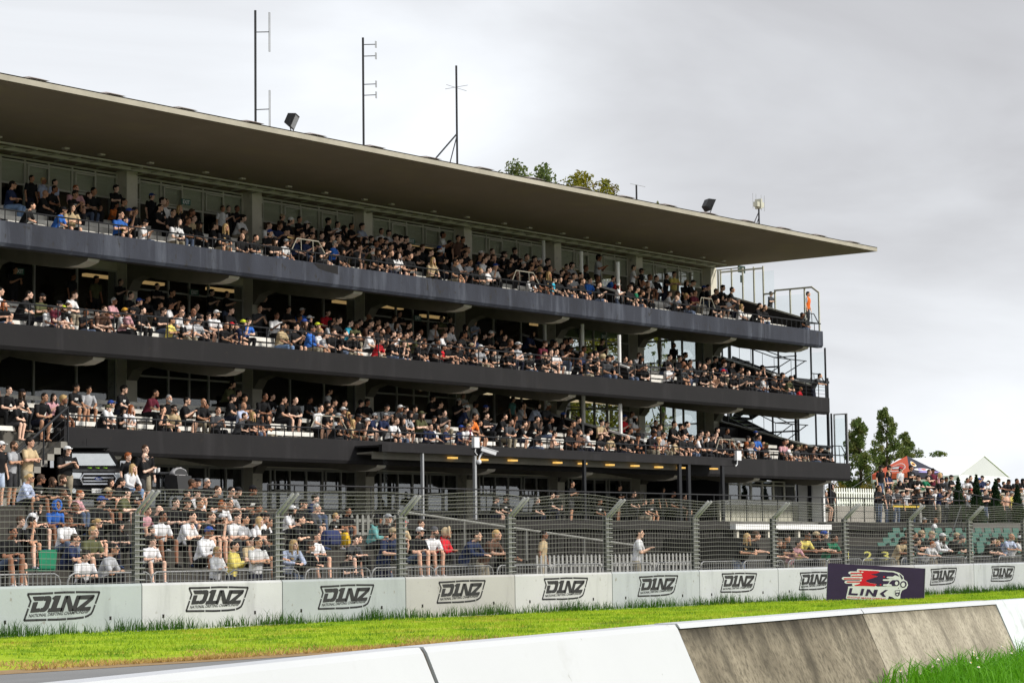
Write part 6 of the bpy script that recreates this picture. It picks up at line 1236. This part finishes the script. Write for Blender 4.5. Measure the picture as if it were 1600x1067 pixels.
CAPN = {'cap': 'cap', 'beanie': 'beanie', 'sun_hat': 'sun hat', 'hood': 'hood'}
def headgear(h):
    if h == 'N': return 'beanie', (.10, .10, .11), 'dark'
    if h == 'S': return 'sun_hat', (.50, .40, .24), 'straw'
    if h == 'H': return 'hood', None, ''
    return 'cap', CAPC[h][0], CAPC[h][1]
def link(name, me, parent, color, M4=None):
    o = bpy.data.objects.new(name, me); COL.objects.link(o); o.parent = parent; o.color = (*color, 1)
    if M4 is not None: o.matrix_basis = M4
    return o
TROU = [(.010, .010, .011), (.010, .010, .011), (.012, .012, .014), (.014, .016, .03), (.10, .13, .20), (.035, .035, .038), (.30, .26, .19), (.012, .012, .014)]
def jit(c, r, a=.12): k = 1+r.uniform(-a, a); return tuple(v*k for v in c)
def look(d, r):
    """decide the parts of one person"""
    fl = d['fl']; P = PM[d['pose']]; out = []; sk = jit(r.choice(SKINS), r, .15); sc = CLOTH[d['shirt']][0]
    kind = 'hoodie' if 'H' in fl else 'tee'
    if sc is not None:
        alpha = 0.0 if ('p' in fl or (d['shirt'] == 'k' and r.random() < .28)) else 1.0
        out.append(('shirt', P[kind], jit(sc, r), None, alpha))
    if 'fr' in fl and d['shirt'] == 'o':
        out[-1] = ('shirt', P['tee'], (.35, .40, .45), None, 1.0); out.append(('hi_vis_vest', P['vest'], (.85, .16, .02), Matrix.Diagonal((1.05, 1.12, 1.0, 1)), 1.0))
    denim = 'j' in fl; long = denim or r.random() < (.62 if d['zone'] in 'UML' else .42) or d['zone'] in 'W'
    if 'short' in fl: out.append(('trousers', P['shorts'], (.45, .52, .64), None, 1))
    else: out.append(('trousers', P['trousers' if long else 'shorts'], (.20, .30, .48) if denim else jit(r.choice(TROU), r), None, 1))
    if d['zone'] in 'BFTWV' : 
        shc = r.choice([(.02, .02, .02), (.6, .6, .6), (.5, .5, .52), (.03, .05, .12)])
        for q_ in P['shoes']: out.append(('shoe', q_, shc, None, 1))
    hd = d['head']; hm = P['hm']
    if hd in CAPC or hd in 'NSH':
        nm, col, _ = headgear(hd)
        if nm == 'hood': col = (.55, .42, .26) if 'f' in fl else sc
        out.append((nm, HAIR[nm], col, hm, 1))
        if nm in ('cap', 'hood') and r.random() < .85: out.append(('hair', HAIR['hair_short' if r.random() < .75 or nm == 'hood' else 'hair_long'], HAIRC[r.choice('hhb')][0], hm @ Matrix.Translation((0, .004, -.028)), 1))
    elif hd != 'z':
        nm = 'hair_long' if hd in 'lL' or 'long' in fl and hd in 'rb' else 'hair_bushy' if 'bushy' in fl or (hd in 'hb' and r.random() < .3) else 'hair_short'
        if 'bun' in fl: nm = 'hair_bun'
        out.append(('hair', HAIR[nm], jit(HAIRC[hd][0], r, .25), hm, 1))
    if 'be' in fl: out.append(('beard', HAIR['beard'], HAIRC['g' if hd == 'g' else 'b'][0] if hd not in 'z' else (.30, .28, .27), hm, 1))
    if 's' in fl: out.append(('sunglasses', HAIR['sunglasses'], (0, 0, 0), hm, 1))
    return sk, out
ORD = ['front row', 'second row', 'third row', 'fourth row', 'back row', 'rear walkway']
def desc(d, short=False):
    fl = d['fl']; c = CLOTH[d['shirt']][1]; hd = d['head']
    top = 'shirtless person' if d['shirt'] == 's' else f"person in {c} {'hooded top' if 'H' in fl else 'tee'}"
    if hd in CAPC: h = f" and {CAPC[hd][1]} cap"
    elif hd == 'N': h = ' and grey beanie'
    elif hd == 'S': h = ' and straw hat'
    elif hd == 'H': h = ' with fur-edged hood up' if 'f' in fl else ' with hood up'
    elif hd == 'z': h = ' with shaved head'
    else: h = f" with {'long ' if hd in 'lL' or 'long' in fl else ''}{HAIRC[hd][1]} hair"
    if d['shirt'] == 's': h = h.replace(' and ', ' with ')
    if not short:
        if 's' in fl: h += ' and sunglasses' if ' with ' in h else ', sunglasses'
        elif 'be' in fl: h += ' and beard' if ' with ' in h else ', bearded'
    if 'kid' in fl: top = top.replace('person', 'child')
    return top+h
NUM = ['first', 'second', 'third', 'fourth', 'fifth', 'sixth', 'seventh', 'eighth', 'ninth', 'tenth', 'eleventh', 'twelfth']
def place(d):
    z = d['zone']; X = d['X']
    if z in TN:
        b = min(range(len(COLX)), key=lambda k: abs(COLX[k]+3-X)); n = len(COLX)-2-b; bay = f"{NUM[max(0, n+1)]} bay from far end"
        return f"{ORD[d['row']]}, {TN[z]} tier, {bay}"
    k = max(0, min(11, int((X*WP/d['loc'][1]-WX[0])/4))); 
    if z == 'B': return f"on {['lowest', 'second', 'third', 'fourth', 'fifth', 'sixth', 'seventh', 'topmost'][d['row']]} step behind {NUM[k]} fence panel"
    if z == 'F': return f"{'leaning on' if 'lean' in d['fl'] else 'standing at'} crowd barrier behind {NUM[k]} fence panel"
    if z == 'T': return 'on the terrace by the truck' if X < 50 else 'on the terrace under the veranda' if X < 85 else 'on the terrace by the end wall'
    if z == 'V': return 'leaning on the block wall' if 'st' not in d['fl'] else 'standing behind the block wall'
    if z == 'W': return 'standing before the block wall by the conifers' if X > at(1470, 770, 53).x else 'standing before the block wall by the rail'
    return 'behind the white picket fence' if X < 80 else 'sitting above the green seats'
def wc(s): return len(s.replace('-', ' ').split())
def trim(a, b):
    s = f'{a}, {b}' if not b.startswith(('on', 'leaning', 'standing', 'behind', 'sitting')) else f'{a} {b}'
    return s
labels = {}
for d in named: d['pl'] = place(d)
def assign(ds, fn):
    seen = {}
    for d in ds: seen.setdefault(fn(d), []).append(d)
    return seen
pool = list(named)
def try_(fn):
    global pool
    s = assign(pool, fn); nxt = []
    for lab, ds in s.items():
        if len(ds) == 1 and wc(lab) <= 16 and lab not in labels: labels[lab] = ds[0]; ds[0]['label'] = lab
        else: nxt += ds
    pool = nxt
def nb(d):
    same = [o for o in named if o is not d and o['zone'] == d['zone'] and o['row'] == d['row'] and abs(o['X']-d['X']) < 2.5]
    same.sort(key=lambda o: (o['shirt'] == d['shirt'], abs(o['X']-d['X']))); return same
def fn2(d):
    s = nb(d); t = trim(desc(d, True), d['pl'].replace(' from far end', ''))
    return t+(f", beside {CLOTH[s[0]['shirt']][1]} {'tee' if s[0]['shirt'] != 's' else 'chest'}" if s else '')
def brief(d): return ('shirtless' if d['shirt'] == 's' else CLOTH[d['shirt']][1]+('-hooded' if 'H' in d['fl'] else '-shirted'))+' '+('child' if 'kid' in d['fl'] else 'person')+(f" in {CAPC[d['head']][1]} cap" if d['head'] in CAPC else '')
def fn3(d):
    s = sorted([o for o in named if o['zone'] == d['zone'] and o['pl'] == d['pl'] and brief(o) == brief(d)], key=lambda o: o['X']); k = s.index(d)
    return f"{brief(d)} counted {NUM[min(k, 11)]} along, {d['pl'].replace(' from far end', '')}"
for fn in (lambda d: trim(desc(d, True), d['pl']), lambda d: trim(desc(d), d['pl']), lambda d: trim(desc(d), d['pl'].replace(' from far end', '')), fn2, fn3): try_(fn)
for d in named:
    if 'fr' in d['fl'] and d['shirt'] == 'o': d['label'] = 'person in orange hi-vis vest standing inside the screen at the open end of the upper tier'
for k, d in enumerate(pool): d['label'] = trim(brief(d), d['pl']); 
GRP = {'U': 'spectators seated in the upper tier', 'M': 'spectators seated in the middle tier', 'L': 'spectators seated in the lower tier', 'B': 'spectators sitting on the bank', 'F': 'spectators at the crowd barrier', 'T': 'people on the terrace', 'V': 'people behind the block wall', 'W': 'people standing before the block wall', 'D': 'people behind the fence'}
for d in named:
    r = random.Random(int(d['x']*13+d['y']*7)); sk, parts_ = look(d, r); P = PM[d['pose']]
    o = bpy.data.objects.new('person', P['body']); COL.objects.link(o); o.location = d['loc']; o.rotation_euler = (0, 0, d['rz']); w_ = d['sc']*(1+r.uniform(-.09, .03))*(1.22 if 'big' in d['fl'] else 1); o.scale = (w_, w_ if 'big' in d['fl'] else d['sc'], d['sc']); o.color = (*sk, 1)
    tag(o, d['label'], 'person', GRP[d['zone']])
    for nm, me, col, M4, al in parts_:
        c_ = link(nm, me, o, col, M4); c_.color = (*col, al)
# hand-held things
def held(d, nm, lab, cat, mb, mt): pass

# ------------------------------------------------------------------ the rest of the crowd, too small and dark to tell apart
fill = random.Random(17); taken = {}
for d in placed:
    if d['zone'] in TN: taken.setdefault((d['zone'], d['row']), []).append(d['X'])
extra = []
for z, tn in TN.items():
    t = TIER[tn]
    for i in range(NROW):
        dens = {'U': (.25, .5, .8, .9, .9), 'M': (.1, .45, .8, .85, .8), 'L': (.05, .3, .55, .7, .7)}[z][i]; X = 43.0
        while X < 88.5:
            X += fill.uniform(.5, .95); far = min(1, max(.12, (X-50)/16)); 
            if 73.9 < X < 75.8 or (X > 79 and i >= 3): continue
            if fill.random() > dens*far*.5: continue
            if any(abs(X-q) < .52 for q in taken.get((z, i), [])): continue
            taken.setdefault((z, i), []).append(X); extra.append(dict(zone=z, row=i, loc=(X, row_p(t, i)+.02, row_z(t, i)), rz=R(4+fill.uniform(-28, 28)), sc=fill.uniform(.93, 1.04), pose=fill.choice(['sit_knees', 'sit_clasp', 'sit_cross', 'sit_phone', 'sit_face']), shirt=fill.choice('kkkkkkkccnvgwwwrlb'), head=fill.choice('hhhhbbKKKlzWU'), fl=set(), x=X*7, y=i*31))
for k_ in range(46):
    xx = fill.uniform(1372, 1610); p_ = fill.uniform(50.5, 56.3); up_ = fill.random() < .3
    if up_: p_ = fill.uniform(58.2, 60)
    c_ = at(xx, 770, p_); extra.append(dict(zone='W', row=0, loc=(c_.x, p_, GZ if not up_ else 3.55), rz=R(fill.uniform(-35, 25)), sc=fill.uniform(.95, 1.05), pose=fill.choice(['stand_side', 'stand_cross', 'stand_phone']), shirt=fill.choice('kkkkkcngw'), head=fill.choice('hhhbKKlW'), fl=set(), x=xx*7, y=k_*31))
LOW = {}
def lowpoly(me, vox=.03):
    if me.name in LOW: return LOW[me.name]
    o = bpy.data.objects.new('tmp', me); COL.objects.link(o); md = o.modifiers.new('d', 'DECIMATE'); n = len(me.polygons); md.ratio = min(1, 260/max(1, n*1.0)) if 'body' not in me.name else min(1, 900/n)
    dg = bpy.context.evaluated_depsgraph_get(); e = o.evaluated_get(dg); q = e.to_mesh(); q.calc_loop_triangles()
    v = np.empty(len(q.vertices)*3); q.vertices.foreach_get('co', v); f = np.empty(len(q.loop_triangles)*3, dtype=np.int32); q.loop_triangles.foreach_get('vertices', f)
    r = (v.reshape(-1, 3).copy(), f.reshape(-1, 3).copy()); e.to_mesh_clear(); bpy.data.objects.remove(o); LOW[me.name] = r; return r
AV, AF, AC, off = [], [], [], 0
for d in rest+extra:
    r = random.Random(int(d['x']*13+d['y']*7)); sk, parts_ = look(d, r); P = PM[d['pose']]; Mw = Matrix.LocRotScale(Vector(d['loc']), Matrix.Rotation(d['rz'], 3, 'Z'), Vector((d['sc'],)*3))
    for me, col, M4 in [(P['body'], sk, None)]+[(q[1], q[2], q[3]) for q in parts_ if q[0] != 'shoe']:
        v, f = lowpoly(me); mm = np.array(Mw @ M4 if M4 is not None else Mw); vv_ = v @ mm[:3, :3].T+mm[:3, 3]; AV.append(vv_); AF.append(f+off); off += len(v); AC.append(np.tile(np.array([*col, 1.0]), (len(v), 1)))
AV, AF, AC = np.concatenate(AV), np.concatenate(AF), np.concatenate(AC)
me = bpy.data.meshes.new('crowd'); me.vertices.add(len(AV)); me.vertices.foreach_set('co', AV.ravel()); me.loops.add(AF.size); me.loops.foreach_set('vertex_index', AF.ravel().astype(np.int32)); me.polygons.add(len(AF)); me.polygons.foreach_set('loop_start', np.arange(0, AF.size, 3, dtype=np.int32)); me.polygons.foreach_set('loop_total', np.full(len(AF), 3, dtype=np.int32)); me.update(calc_edges=True)
ca = me.color_attributes.new('tone', 'FLOAT_COLOR', 'POINT'); ca.data.foreach_set('color', AC.ravel()); me.materials.append(MOBJ('crowd_cloth', .8, .25, 9, attr='tone')); me.polygons.foreach_set('use_smooth', [True]*len(me.polygons))
o = bpy.data.objects.new('crowd', me); COL.objects.link(o); tag(o, 'dense mass of spectators filling the shaded back rows of the three tiers', 'crowd', kind='stuff')
print('people', len(placed), 'named', len(named), 'extra', len(extra), 'dup labels', len(pool), 'pend')
